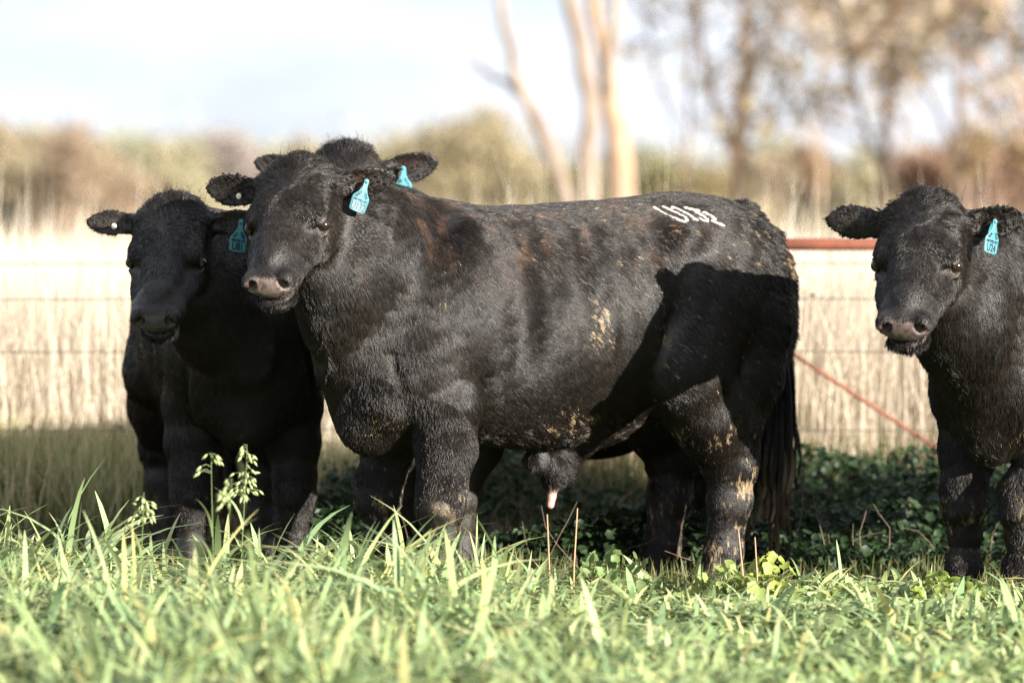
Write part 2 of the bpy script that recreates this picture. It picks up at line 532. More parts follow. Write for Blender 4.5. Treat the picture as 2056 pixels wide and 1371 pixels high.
    for s_, (dr, op, L, wE) in zip((1, -1), P['ear']):
        base = hw_((.035, s_ * .125, .012))
        ax = dr[0] * H[0] + s_ * dr[1] * H[1] + dr[2] * H[2]
        ax /= np.linalg.norm(ax)
        nn = op[0] * H[0] + s_ * op[1] * H[1] + op[2] * H[2]
        nn -= ax * (nn @ ax); nn /= np.linalg.norm(nn)
        tt = np.cross(nn, ax)
        L = L * hs
        c = base + ax * L * .5
        sl, g = f.box(c - L * .75 - .04, c + L * .75 + .04)
        if sl is None: continue
        A, B, C = g[0] - base[0], g[1] - base[1], g[2] - base[2]
        s1 = A * ax[0] + B * ax[1] + C * ax[2]; t1 = A * tt[0] + B * tt[1] + C * tt[2]; n1 = A * nn[0] + B * nn[1] + C * nn[2]
        q = np.clip(s1 / L, 0, 1)
        wd = wE * hs * (0.50 + 1.25 * q - 0.55 * q * q) * np.clip(1 - np.clip((q - .30) / .70, 0, 1) ** 1.9, 0, 1) ** .68 * 0.95
        cur = 6.5 - 3.5 * q
        n0 = cur * t1 * t1 - .022 * (1 - q) + .006 * np.sin(q * 5)
        n0 = np.minimum(n0, .035)
        dshell = np.abs(n1 - n0) / (1 + 60 * t1 * t1) - .0055
        dout = np.abs(t1) - wd
        dend = np.maximum(s1 - L, -s1 - .02)
        dd = np.maximum(dout * .8, dend)
        hh = np.clip(0.5 - 0.5 * (dd - dshell) / .008, 0, 1)
        de = dd * (1 - 0) * (1 - hh) + dshell * hh + .008 * hh * (1 - hh)
        f.union(sl, de.astype(np.float32), .012)
        f.cone(base - ax * .02, base + ax * .035, .042 * hs, .030 * hs, .02)
        f.ell(base + ax * .07 + nn * .025, (.055, .026, .024), .012, np.stack([ax, tt, nn]), True)
        P['ears'].append((s_, base, ax, tt, nn, L))
    return f

def vertex_normals(V, Q):
    a = V[Q[:, 2]] - V[Q[:, 0]]; b = V[Q[:, 3]] - V[Q[:, 1]]
    fn = np.cross(a, b)
    Nn = np.zeros_like(V)
    for k in range(4):
        for c in range(3):
            Nn[:, c] += np.bincount(Q[:, k], weights=fn[:, c], minlength=len(V))
    return fn, Nn / (np.linalg.norm(Nn, axis=1)[:, None] + 1e-12)

BRAND = [[(-0.3849, 1.3177), (-0.3953, 1.3053), (-0.4072, 1.285), (-0.4236, 1.2695), (-0.4325, 1.2664), (-0.4467, 1.2726), (-0.4504, 1.285), (-0.44, 1.3022), (-0.4206, 1.3201)], [(-0.4489, 1.3146), (-0.4549, 1.3193), (-0.4623, 1.3131), (-0.4742, 1.2944), (-0.4861, 1.2804), (-0.4921, 1.2741), (-0.4787, 1.2773)], [(-0.4906, 1.3162), (-0.5069, 1.3099), (-0.5263, 1.3053), (-0.5129, 1.3006), (-0.5322, 1.2897), (-0.5427, 1.2788), (-0.5397, 1.271), (-0.5233, 1.2741), (-0.5136, 1.2804)], [(-0.5427, 1.3006), (-0.5635, 1.2897), (-0.5754, 1.2788), (-0.565, 1.271), (-0.5813, 1.2633), (-0.6007, 1.2539)]]

def to_head(P, X):
    return (X - P['poll']) @ P['headM'].T / P.get('hs', 1.0) / np.array([1, 1.13, 1])

def hide_colour(P, X, Nn, seedv):
    """base colour of skin and hair roots, plus masks"""
    n = len(X)
    base = np.array([.0102, .0074, .0054])
    C = np.tile(base, (n, 1)) * (1 + 0.35 * vnoise(X, .12, seedv))[:, None]
    # sun-bleached brown streaks on shoulder and loin
    st = smooth01(vnoise(X * np.array([1, 1, .25]), .035, 3) + .6 * vnoise(X, .16, 4), .0, .9)
    reg = smooth01(X[:, 2], .98, 1.2) * smooth01(X[:, 0], -.7, -.1) * (1 - smooth01(X[:, 0], .72, .85))
    C += (st * reg * P.get('brown', 1.0))[:, None] * np.array([.026, .0125, .006])
    hx = to_head(P, X)
    mud = np.zeros(n)
    nz = vnoise(X * np.array([1, 1, .45]), .012, 8); nb = vnoise(X, .05, 9); nc = vnoise(X, .13, 10)
    u, v, w = X.T
    def blob(cu, cw, ru, rw, side=1):
        g = np.exp(-((u - cu) / ru) ** 2 - ((w - cw) / rw) ** 2)
        return g * (v * side > 0.05) if side else g
    m = P.get('mud', 1.0)
    mud += 1.0 * blob(-.06, .93, .055, .075) * smooth01(nz, .0, .3)
    mud += .8 * blob(-.06, .58, .22, .07, 0) * smooth01(nz + .6 * nb, .0, .5)
    mud += .6 * blob(-.34, .86, .05, .16) * smooth01(nz + .5 * nb, .15, .5)
    mud += .5 * blob(.5, .99, .015, .05) * smooth01(nz, .0, .4)
    mud += .9 * blob(-.93, 1.10, .09, .22, 0) * smooth01(nb + .5 * nz, -.3, .5)
    mud += .7 * blob(-.78, 1.26, .05, .08, 0) * smooth01(nb + .5 * nz, 0, .5)
    leg = (1 - smooth01(w, .52, .66)) * (u < -.35)
    mud += .95 * leg * smooth01(nb * .45 + nz * .8 + nc * .5, .0, .9)
    knee = np.exp(-((w - .30) / .11) ** 2) * (u > .2)
    mud += .95 * P.get('mudleg', 1) * knee * smooth01(nb * .4 + nz * .8, -.15, .8)
    mud += .55 * blob(.66, .60, .09, .05, 0) * smooth01(nz + .5 * nb, -.1, .4)
    fleck = (vnoise(X, .011, 21) > .72) & (vnoise(X, .2, 22) > -.1) & (hx[:, 0] < -.1)
    mud += .55 * fleck
    mud = np.clip(mud * m, 0, 1)
    mudc = np.array([.165, .120, .070]) * (1 + .3 * vnoise(X, .02, 12))[:, None]
    Cclean = C.copy()
    C = C * (1 - mud[:, None] * .6) + mudc * mud[:, None] * .6
    # greyer frosting on rump
    C += (smooth01(-u, .55, .95) * smooth01(w, .9, 1.2) * .03)[:, None] * np.array([1, .95, .85]) * P.get('brown', 1)
    # muzzle skin
    hy = np.abs(hx[:, 1])
    mz = smooth01(hx[:, 0], .487, .502) * (1 - smooth01(hx[:, 2], .016, .028)) * smooth01(hx[:, 2], -.068, -.058) * (1 - smooth01(hy, .058, .074))
    mc = np.array(P.get('nose', (.17, .105, .082))) * (1 - .55 * smooth01(vnoise(X, .018, 14) + .8 * vnoise(X, .006, 15), .25, .8) - .3 * smooth01(-hx[:, 2], .02, .055))[:, None]
    C = C * (1 - mz[:, None]) + mc * (1 + .2 * vnoise(X, .006, 13))[:, None] * mz[:, None]
    nost = np.exp(-((hx[:, 0] - .50) / .03) ** 2 - ((hy - .052) / .013) ** 2 - ((hx[:, 2] + .004) / .014) ** 2) 
    dk = np.clip(nost * 1.2, 0, 1) * (hx[:, 0] < .514)
    C = C * (1 - dk[:, None]) + np.array([.01, .006, .006]) * dk[:, None]
    # eyelid skin
    de = np.sqrt((hx[:, 0] - .232) ** 2 + (hy - .118) ** 2 + (hx[:, 2] - .006) ** 2)
    ey = 1 - smooth01(de, .026, .038)
    C = C * (1 - ey[:, None]) + np.array([.050, .036, .028]) * ey[:, None]
    # inner ear skin
    inner = np.zeros(n)
    for (s_, b, ax, tt, nn, L) in P['ears']:
        r_ = X - b; s1 = r_ @ ax / L; t1 = r_ @ tt; n1 = r_ @ nn
        e_ = (s1 > .12) & (s1 < 1.05) & (np.abs(t1) < .075) & (np.abs(n1) < .06)
        m_ = e_ * np.clip((Nn @ nn), 0, 1) * np.exp(-((s1 - .5) / .22) ** 2 - ((t1 - .01) / .022) ** 2)
        inner = np.maximum(inner, m_)
    C = C * (1 - inner[:, None] * .4) + np.array([.075, .036, .024]) * inner[:, None] * .4
    # pink sheath tip
    bare = np.clip(mz * 1.3, 0, 1) + (de < .029)
    if P.get('sheath'):
        pk = (np.hypot(u + .06, v) < .035) * (1 - smooth01(w, .335, .35))
        C = C * (1 - pk[:, None]) + np.array([.58, .27, .23]) * pk[:, None]
        mid_ = (np.hypot(u + .063, v) < .03) * (1 - smooth01(w, .37, .38)) * (1 - pk)
        C = C * (1 - mid_[:, None]) + np.array([.20, .14, .12]) * mid_[:, None]
        bare = bare + (np.hypot(u + .06, v) < .035) * (w < .368)
    # hoof
    hf = w < .07
    C[hf] = (.03, .025, .02)
    bmask = np.zeros(n)
    if P.get('brand'):
        for st_ in BRAND:
            for (a, b) in zip(st_[:-1], st_[1:]):
                a = np.array(a); b = np.array(b); ab = b - a
                p = np.stack([u, w], 1)
                t = np.clip(((p - a) @ ab) / (ab @ ab), 0, 1)
                dd = np.linalg.norm(p - a - t[:, None] * ab, axis=1) + .0015 * vnoise(X, .008, 31)
                P['_bd'] = np.minimum(P.get('_bd', np.full(n, 1.0)) if len(P.get('_bd', [])) == n else np.full(n, 1.0), dd + (v < 0))
                bmask = np.maximum(bmask, (dd < .0034) * (v > 0.02))
        C = C * (1 - bmask[:, None]) + np.array([.40, .36, .31]) * bmask[:, None]
    P['_mud'] = mud; P['_mudc'] = mudc; P['_clean'] = Cclean
    return C, np.clip(bare, 0, 1), bmask

def flow(P, X, Nn):
    """direction the hair lies, length and lift"""
    n = len(X)
    u, v, w = X.T
    D = np.zeros((n, 3))
    D[:, 0] = -.75; D[:, 2] = -.65
    up = smooth01(w, 1.12, 1.32)
    D[:, 0] = D[:, 0] * (1 - up) - 1.0 * up; D[:, 2] = D[:, 2] * (1 - up) - .12 * up
    nk = smooth01(u, .25, .5)
    D[:, 0] = D[:, 0] * (1 - nk) - .28 * nk; D[:, 2] = D[:, 2] * (1 - nk) - 1.0 * nk
    lg = 1 - smooth01(w, .5, .75)
    legm = lg * ((u > .3) | (u < -.4))
    D[:, 0] *= (1 - legm); D[:, 2] = D[:, 2] * (1 - legm) - legm
    hx = to_head(P, X)
    # head: rings out of a whorl between the eyes
    H = P['headM']
    near = (1 - smooth01(-hx[:, 0], -.02, .12)) * (1 - smooth01(-hx[:, 2], .13, .24)) * (np.abs(hx[:, 1]) < .25) * (hx[:, 0] < .7)
    wh = np.stack([hx[:, 0] - .165, hx[:, 1], 0 * u], 1)
    wh[:, 2] = -np.abs(hx[:, 1]) * .8 - .02
    wh[:, 1] += .05 * vnoise(X, .05, 40)
    whn = wh / (np.linalg.norm(wh, axis=1)[:, None] + 1e-6)
    Dh = whn[:, 0:1] * H[0] + whn[:, 1:2] * H[1] + whn[:, 2:3] * H[2]
    D = D * (1 - near[:, None]) + Dh * near[:, None]
    # ears
    earm = np.zeros(n); fr = np.zeros(n)
    for (s_, b, ax, tt, nn, L) in P['ears']:
        r_ = X - b; s1 = r_ @ ax / L; t1 = r_ @ tt; n1 = r_ @ nn
        e_ = ((s1 > .1) & (s1 < 1.1) & (np.abs(t1) < .09) & (np.abs(n1) < .07)).astype(float)
        de = ax[None, :] * .9 + tt[None, :] * (t1 / .05)[:, None] * .9
        D = D * (1 - e_[:, None]) + de * e_[:, None]
        earm = np.maximum(earm, e_); 
    # clumps and waves
    tur = np.stack([vnoise(X, .035, 50 + i) for i in range(3)], 1)
    big = np.stack([vnoise(X, .11, 60 + i) for i in range(3)], 1)
    fine = np.stack([vnoise(X, .012, 70 + i) for i in range(3)], 1)
    rough = P.get('wave', .22) + .8 * smooth01(-u, .62, .95) + .25 * legm + P.get('curly', .45) * near * smooth01(-hx[:, 0], -.1, .02)
    rough += .9 * (1 - smooth01(w, .5, .62)) * (~((u > .3) | (u < -.4)))
    D = D / (np.linalg.norm(D, axis=1)[:, None] + 1e-6)
    D = D + (tur * .55 + big * .4 + fine * .5) * rough[:, None]
    D = D - Nn * np.sum(D * Nn, 1)[:, None]
    D /= np.linalg.norm(D, axis=1)[:, None] + 1e-6
    ln = .024 * np.ones(n)
    ln += .014 * smooth01(-u, .6, .95) * smooth01(w, .7, 1.0)
    ln += .012 * smooth01(u, .45, .7)
    ln += .016 * (1 - smooth01(w, .52, .60)) * (w > .4) * (np.abs(v) < .3)
    ln = ln * (1 - near) + near * (.014 + .020 * (1 - smooth01(hx[:, 0], .0, .17)) * smooth01(hx[:, 2], -.02, .04))
    ln = np.where(hx[:, 0] > .38, np.minimum(ln, .008), ln)
    ln = np.where(earm > 0, .009, ln)
    deye = np.sqrt((hx[:, 0] - .232) ** 2 + (np.abs(hx[:, 1]) - .118) ** 2 + (hx[:, 2] - .006) ** 2)
    ln = np.where(deye < .05, ln * (.35 + .65 * deye / .05), ln)
    chin = (hx[:, 0] > .36) & (hx[:, 0] < .55) & (hx[:, 2] < -.08)
    ln = np.where(chin, .020, ln)
    ln = ln * (1 - .4 * legm)
    ln *= P.get('shag', 1.0)
    lift = .13 + .32 * smooth01(-u, .6, .95) + .22 * near * (hx[:, 0] < .05) + .06 * legm + .02 * earm + .03 * near
    lift = np.where(chin, .7, lift)
    return D, ln, lift

def make_hair(name, roots, D, Nn, ln, lift, C, parent, k=4, w0=.0006, w1=.00018, curl=None, mat=None, grav=.25, clump=None):
    n = len(roots)
    pts = np.zeros((n, k, 3), np.float32)
    d0 = D + Nn * lift[:, None]
    d0 /= np.linalg.norm(d0, axis=1)[:, None]
    p = roots.copy() - Nn * .0005
    pts[:, 0] = p
    for i in range(1, k):
        t = i / (k - 1)
        d = d0 * (1 - t * .35) + D * t * .45
        d[:, 2] -= grav * t * .3
        if curl is not None:
            d = d + curl * math.sin(3.0 * t + 1) * .6
        d /= np.linalg.norm(d, axis=1)[:, None] + 1e-9
        p = p + d * (ln / (k - 1))[:, None]
        pts[:, i] = p if clump is None else p + clump * t ** 1.2
    cu = bpy.data.hair_curves.new(name)
    cu.add_curves([k] * n)
    cu.attributes['position'].data.foreach_set('vector', pts.ravel())
    ra = cu.attributes.get('radius') or cu.attributes.new('radius', 'FLOAT', 'POINT')
    rr = np.tile(np.linspace(w0, w1, k), n).astype(np.float32)
    ra.data.foreach_set('value', rr)
    ca = cu.attributes.new('col', 'FLOAT_COLOR', 'CURVE')
    c4 = np.ones((n, 4), np.float32); c4[:, :3] = C
    ca.data.foreach_set('color', c4.ravel())
    cu.materials.append(mat or M_hair)
    o = bpy.data.objects.new(name, cu)
    COL.objects.link(o)
    o.parent = parent
    return o

def uv_sphere(c, r, seg=20, ring=12, M=None, sc=(1, 1, 1)):
    V = [];
    for i in range(ring + 1):
        th = math.pi * i / ring
        for k in range(seg):
            ph = 2 * math.pi * k / seg
            V.append((math.sin(th) * math.cos(ph) * sc[0], math.sin(th) * math.sin(ph) * sc[1], math.cos(th) * sc[2]))
    V = np.array(V) * r
    if M is not None: V = V @ M
    V = V + np.array(c)
    Q = [(i * seg + k, (i + 1) * seg + k, (i + 1) * seg + (k + 1) % seg, i * seg + (k + 1) % seg) for i in range(ring) for k in range(seg)]
    return V, np.array(Q)

def world_to_body(P, p):
    a = P['a']; F = np.array([-math.cos(a), -math.sin(a), 0]); Lf = np.array([math.sin(a), -math.cos(a), 0])
    d = (np.array(p) - np.array([P['C'][0], P['C'][1], 0])) / P['s']
    return np.array([d @ F, d @ Lf, d[2]])
def vec_to_body(P, v):
    a = P['a']; F = np.array([-math.cos(a), -math.sin(a), 0]); Lf = np.array([math.sin(a), -math.cos(a), 0])
    v = np.array(v, float)
    return np.array([v @ F, v @ Lf, v[2]])

def build_bull(P):
    t0 = time.time()
    P['poll'] = world_to_body(P, P['poll_w'])
    hyaw, hpit, hrol = P['head']     # yaw: degrees left of facing the camera, pitch down, roll
    y_, p_ = R(hyaw), R(hpit)
    fw = np.array([-math.sin(y_) * math.cos(p_), -math.cos(y_) * math.cos(p_), -math.sin(p_)])
    upw = np.array([math.sin(R(hrol)), 0, math.cos(R(hrol))])
    P['headM'] = frame(vec_to_body(P, fw), vec_to_body(P, upw))
    f = build_field(P)
    V, Q = f.mesh()
    fn, VN = vertex_normals(V, Q)
    # orient outward
    if np.sum(VN[:, 2] * (V[:, 2] > 1.25)) < 0:
        Q = Q[:, ::-1]; VN = -VN; fn = -fn
    # skin folds and muscle ripple
    hx = to_head(P, V)
    hm = smooth01(-hx[:, 0], -.05, .12)
    fold = np.sin((V[:, 0] * 1.0 + V[:, 2] * .35) * 60 + 3.0 * vnoise(V, .2, 80)) * smooth01(V[:, 0], .42, .55) * (1 - smooth01(V[:, 2], .95, 1.2)) * smooth01(V[:, 2], .55, .7)
    fold *= smooth01(vnoise(V, .15, 81), -.2, .5)
    body_r = vnoise(V, .19, 82) * .0058 + vnoise(V, .05, 83) * .0022
    rib = np.sin(V[:, 0] * 70 + V[:, 2] * 10 + 2 * vnoise(V, .2, 87)) * smooth01(V[:, 0], -.35, -.15) * (1 - smooth01(V[:, 0], .2, .3)) * np.exp(-((V[:, 2] - .85) / .25) ** 2) * .0012
    fold = 1 - 2 * np.abs(fold) ** .6 * (fold < 0)
    fold = (fold - 1) * .5
    V = V + VN * ((fold * .020 + body_r * 1.25 + rib) * hm + (1 - hm) * vnoise(V, .03, 84) * .0012)[:, None]
    C, bare, bm = hide_colour(P, V, VN, 2)
    root = empty('bull', (P['C'][0], P['C'][1], 0))
    a = P['a']
    root.rotation_euler = (0, 0, math.atan2(-math.sin(a), -math.cos(a)))
    root.scale = (P['s'],) * 3
    tag(root, P['label'], 'bull', 'black bulls standing along the fence')
    Cs = C * np.where(bare > .5, 1, .7)[:, None]
    mesh_np('body', V, Q, M_hide, root, Cs)
    # eyes
    H = P['headM']; hs = P.get('hs', 1)
    for s_ in (-1, 1):
        c = P['poll'] + hs * (.228 * H[0] + s_ * .1265 * H[1] + .006 * H[2])
        ve, qe = uv_sphere(c, .0205 * hs)
        e = mesh_np('eye', ve, qe, M_eye, root)
    # coat
    dens = P['hair']
    if QUICK == '1': dens = dens * .15
    fn, VN = vertex_normals(V, Q)
    if np.sum(VN[:, 2] * (V[:, 2] > 1.25)) < 0:
        VN = -VN
    area = np.linalg.norm(fn, axis=1) * .5
    cen = V[Q].mean(1)
    g = np.random.default_rng(P['seed'])
    wgt = area.copy()
    hc_ = to_head(P, cen)
    wgt *= np.where(hc_[:, 0] > -.1, 2.0, 1.0)
    # the side towards the camera carries more of the individually built hairs
    camb = world_to_body(P, (0, 0, CAM_H)); dv = camb - cen; dv /= np.linalg.norm(dv, axis=1)[:, None]
    fnn = VN[Q].mean(1)
    fac = np.sum(fnn * dv, 1)
    wgt *= np.where(fac < -.25, .25, 1.0)
    wgt *= cen[:, 2] > .06
    if P.get('brand'):
        wgt *= 1 + 9 * hide_colour(P, cen, fnn, 2)[2]
    idx = g.choice(len(Q), size=int(dens), p=wgt / wgt.sum())
    r1, r2 = g.random(len(idx))[:, None], g.random(len(idx))[:, None]
    q4 = V[Q[idx]]; n4 = VN[Q[idx]]
    bl = lambda A: A[:, 0] * (1 - r1) * (1 - r2) + A[:, 1] * r1 * (1 - r2) + A[:, 2] * r1 * r2 + A[:, 3] * (1 - r1) * r2
    roots = bl(q4); nn = bl(n4); nn /= np.linalg.norm(nn, axis=1)[:, None] + 1e-9
    Ch, bare, bm = hide_colour(P, roots, nn, 2)
    # clumps: hairs of one little cell share a tip, a shade and a bend
    hx0 = to_head(P, roots)
    big = ((hx0[:, 0] > -.12) & (hx0[:, 0] < .12) & (hx0[:, 2] > -.02)) | (roots[:, 0] < -.78)
    cs = np.where(big, .017, .0075) * P.get('shag', 1.0)
    wob = np.stack([vnoise(roots, .02, 110 + i) for i in range(3)], 1) * .004
    E = np.array([[-.5, 0, -.866], [.866, 0, -.5], [0, 1, 0]])
    stretch = np.where(((hx0[:, 0] > -.10) | big)[:, None], 1.0, np.array([[3.4, .85, .85]]))
    csv = cs[:, None] * stretch
    rp = roots @ E.T
    cell = np.floor((rp + wob) / csv).astype(np.int64)
    hsh = ((cell[:, 0] * 73856093) ^ (cell[:, 1] * 19349663) ^ (cell[:, 2] * 83492791)) & 65535
    ctab = np.random.default_rng(3).random((65536, 8))
    rc = ctab[hsh]
    dl = (cell + .2 + .6 * rc[:, :3]) * csv - rp
    dl[:, 0] *= np.where(stretch[:, 0] > 1.5, .0, 1.0)
    clump = dl @ E
    clump -= nn * np.sum(clump * nn, 1)[:, None]
    mudp, mudc_, cln = P['_mud'], P['_mudc'], P['_clean']
    bd = P.get('_bd', np.ones(0)) if P.get('brand') else np.ones(len(roots))
    if len(bd) != len(roots): bd = np.ones(len(roots))
    ism = (.45 * rc[:, 3] + .55 * g.random(len(roots))) < mudp * .85
    spc = (bm > 0) | (bare > .05)
    Ch = np.where(spc[:, None], Ch, np.where(ism[:, None], mudc_ * 1.35, cln))
    Ch = Ch * np.where(spc, 1, .6 + .95 * rc[:, 4] ** 1.5)[:, None]
    keep = bare < .35 + .3 * g.random(len(roots))
    bd = bd[keep]
    roots, nn, Ch, bm, clump, rc = roots[keep], nn[keep], Ch[keep], bm[keep], clump[keep], rc[keep]
    D, ln, lift = flow(P, roots, nn)
    m = len(roots)
    jit = g.normal(0, 1, (m, 3))
    D = D + jit * .07 + (rc[:, 5:8] - .5) * .30; D -= nn * np.sum(D * nn, 1)[:, None]; D /= np.linalg.norm(D, axis=1)[:, None]
    ln = ln * (.7 + .4 * g.random(m)) * (.75 + .55 * rc[:, 3]) * (1 + .25 * vnoise(roots, .03, 90)); lift = lift * (.6 + .8 * g.random(m))
    ln = np.where(bm > 0, .008, np.where(bd < .022, np.minimum(ln, .008), ln)); lift = np.where(bd < .022, .3, lift)
    Ch = Ch * (.7 + .6 * g.random(m))[:, None]
    tipm = (g.random(m) < .05)[:, None]
    Ch = np.where(tipm, Ch * 2.2 + .01, Ch)
    curl = np.stack([vnoise(roots, .02, 95 + i) for i in range(3)], 1) * 1.2
    hx = to_head(P, roots)
    cm = smooth01(-hx[:, 0], -.08, .02) * (hx[:, 0] > -.15) * (hx[:, 2] > -.02) * 1.4 + .35 * smooth01(-roots[:, 0], .6, .9)
    make_hair('coat', roots, D, nn, ln, lift, Ch, root, 4, P.get('hw', .00075), .0003, curl * cm[:, None], clump=clump * np.where(bm > 0, 0, .6)[:, None])
    # poll tuft: stray long hairs
    nt_ = int(450 * (0.3 if QUICK else 1))
    hh = P['poll'] + hs * ((g.normal(0.0, .035, nt_)[:, None]) * H[0] + (g.normal(0, .045, nt_)[:, None]) * H[1] + .075 * H[2])
    dt = H[2] * 1.0 + H[0] * .15 + g.normal(0, .45, (nt_, 3)); dt /= np.linalg.norm(dt, axis=1)[:, None]
    cl = np.round(hh / .018) * .018
    hh2 = hh + (cl - hh) * .4
    make_hair('poll_tuft', hh2, dt, dt, .035 * (.5 + g.random(nt_)), np.zeros(nt_), np.tile([.016, .013, .011], (nt_, 1)) * (.6 + g.random((nt_, 1))), root, 5, .0007, .0002, g.normal(0, .5, (nt_, 3)))
    # tail switch
    tp = np.array(P['tail'][-1][0]); ts = P['switch']
    ns = int((5200 if P['seed'] == 1 else 3000) * (.3 if QUICK else 1))
    lock = g.integers(0, 40, ns)
    lo = g.normal(0, 1, (40, 3)) * np.array([.032, .032, .03]); lend = g.normal(0, 1, (40, 3)) * np.array([.028, .02, .06]); lph = g.random(40) * 6
    k = 14; t = np.linspace(0, 1, k)
    up0 = g.random(ns) ** 1.3 * .28
    pts = np.zeros((ns, k, 3))
    for i in range(k):
        tt_ = t[i]
        base = tp + np.stack([0 * up0, 0 * up0, up0], 1)
        end = np.array(ts)[None, :] + lend[lock]
        b0 = base * (1 - tt_) + end * tt_
        b0 = b0 + lo[lock] * math.sin(min(tt_ * 2.0, 1) * math.pi / 2) * .8
        wv = .010 * (tt_ > .5) * (tt_ - .5) * 3
        b0[:, 0] += wv * np.sin(lph[lock] + tt_ * 16); b0[:, 1] += wv * np.cos(lph[lock] * 1.3 + tt_ * 14)
        b0 += g.normal(0, .0012, (ns, 3)) + (g.normal(0, 1, (ns, 3)) * .002 if i == 0 else 0)
        pts[:, i] = b0
    for i in range(1, k):
        pts[:, i] += (pts[:, i - 1] - pts[:, i]) * .0
    jit = g.normal(0, .003, (ns, 1, 3)) * (1 - .4 * t[None, :, None])
    pts = (pts + jit).astype(np.float32)
    cu = bpy.data.hair_curves.new('tail_switch'); cu.add_curves([k] * ns)
    cu.attributes['position'].data.foreach_set('vector', pts.ravel())
    ra = cu.attributes.get('radius') or cu.attributes.new('radius', 'FLOAT', 'POINT')
    ra.data.foreach_set('value', np.tile(np.linspace(.0009, .0005, k), ns).astype(np.float32))
    ca = cu.attributes.new('col', 'FLOAT_COLOR', 'POINT')
    c4 = np.ones((ns, k, 4), np.float32)
    br = smooth01(t, .65, .95)[None, :, None] * P.get('tailmud', 1.0)
    c4[:, :, :3] = np.array([.013, .011, .010]) * (1 - br) + np.array([.15, .105, .06]) * br * (.5 + lph[lock][:, None, None] / 6)
    ca.data.foreach_set('color', c4.ravel())
    cu.materials.append(M_hair)
    o = bpy.data.objects.new('tail_switch', cu); COL.objects.link(o); o.parent = root
    print('bull', P['seed'], len(V), 'verts', m, 'hairs', round(time.time() - t0, 1), 's')
    P['root'] = root
    return root

STD_EAR = ((( -.10, 1, .10), (.8, 0, -.45), .205, .056), ((-.10, 1, .10), (.8, 0, -.45), .205, .056))
B1 = dict(seed=1, h=.0056, C=(.083, 13.1), a=R(28), s=1.0, poll_w=(wx(608, 12.62), 12.62, wz(374, 12.62)), head=(13, 38, -3), hs=.99,
    front=[((.46, .19), (.46, .195), 1), ((.50, -.19), (.50, -.19), -1)],
    hind=[((-.64, .18), (-.67, .19), 1), ((-.60, -.17), (-.66, -.18), -1)],
    tail=[((-.93, .0, 1.20), .035), ((-.975, .02, 1.08), .026), ((-.975, .04, .85), .020), ((-.93, .05, .66), .016)],
    switch=(-.90, .06, .26), sheath=True, brand=True, hair=700000, nose=(.135, .098, .085),
    ear=(((-.30, 1, -.06), (.75, .45, .35), .20, .056), ((-.05, 1, .10), (.75, .1, .45), .205, .062)),
    label='large black bull side on in the middle, white number U132 branded on its hip')
B2 = dict(seed=2, h=.0075, C=(-1.02, 13.92), a=R(100), s=.95, poll_w=(wx(352, 13.12), 13.12, wz(442, 13.12)), head=(6, 43, 0), hs=1.0,
    front=[((.46, .19), (.46, .19), 1), ((.46, -.19), (.46, -.19), -1)],
    hind=[((-.6, .19), (-.64, .2), 1), ((-.62, -.19), (-.66, -.2), -1)],
    tail=[((-.93, 0, 1.20), .03), ((-.985, 0, .95), .022), ((-.95, 0, .6), .016)],
    switch=(-.9, .08, .2), hair=220000, brown=.2, mud=.4, nose=(.05, .042, .042), hw=.0007, bw=1.05,
    ear=(((-.1, 1, .0), (.7, 0, .6), .20, .056), ((-.05, 1, .02), (.6, 0, .7), .20, .054)),
    label='shaded black bull at the left facing the camera, tag U81 in its ear')
B3 = dict(seed=3, h=.0075, C=(.19, 13.76), a=R(28), s=.94, neck=.86, poll_w=(wx(696, 13.72), 13.72, wz(338, 13.72)), head=(0, 48, 0), hs=1.08,
    front=[((.54, .18), (.54, .18), 1), ((.6, -.19), (.6, -.19), -1)],
    hind=[((-.62, .17), (-.66, .18), 1), ((-.70, -.17), (-.74, -.18), -1)],
    tail=[((-.93, 0, 1.20), .03), ((-1.0, 0, 1.0), .024), ((-1.02, -.05, .72), .016)],
    switch=(-.98, -.04, .3), hair=160000, brown=.5, mud=.5, hw=.0007, tailmud=.1,
    ear=(((-.10, 1, .20), (.7, .1, .5), .205, .064), ((-.12, 1, .16), (.7, .1, .5), .205, .056)),
    label='black bull mostly hidden behind the branded one, only head, ear tag and hind legs showing')
B4 = dict(seed=4, h=.0056, C=(1.93, 13.20), a=R(55), s=.96, neck=.92, poll_w=(wx(1862, 12.40), 12.40, wz(446, 12.40)), head=(17, 39, 0), hs=1.05, thr=1.0,
    front=[((.53, .07), (.54, .08), 1), ((.50, -.17), (.50, -.17), -1)],
    hind=[((-.6, .19), (-.64, .2), 1), ((-.62, -.19), (-.66, -.2), -1)],
    tail=[((-.93, 0, 1.20), .03), ((-.985, 0, .95), .022), ((-.95, 0, .6), .016)],
    switch=(-.9, .08, .2), hair=480000, brown=.25, mud=.7, shag=1.2, wave=.45, curly=1.1, mudleg=1.4, nose=(.09, .062, .055),
    ear=(((-.2, 1, .02), (.75, .35, .4), .195, .060), ((-.1, 1, .08), (-.7, -.1, -.6), .20, .062)),
    label='shaggy black bull at the right edge, head turned left, tag U24 in its ear')
bulls = [B1, B2, B3, B4]
for b in bulls:
    build_bull(b)


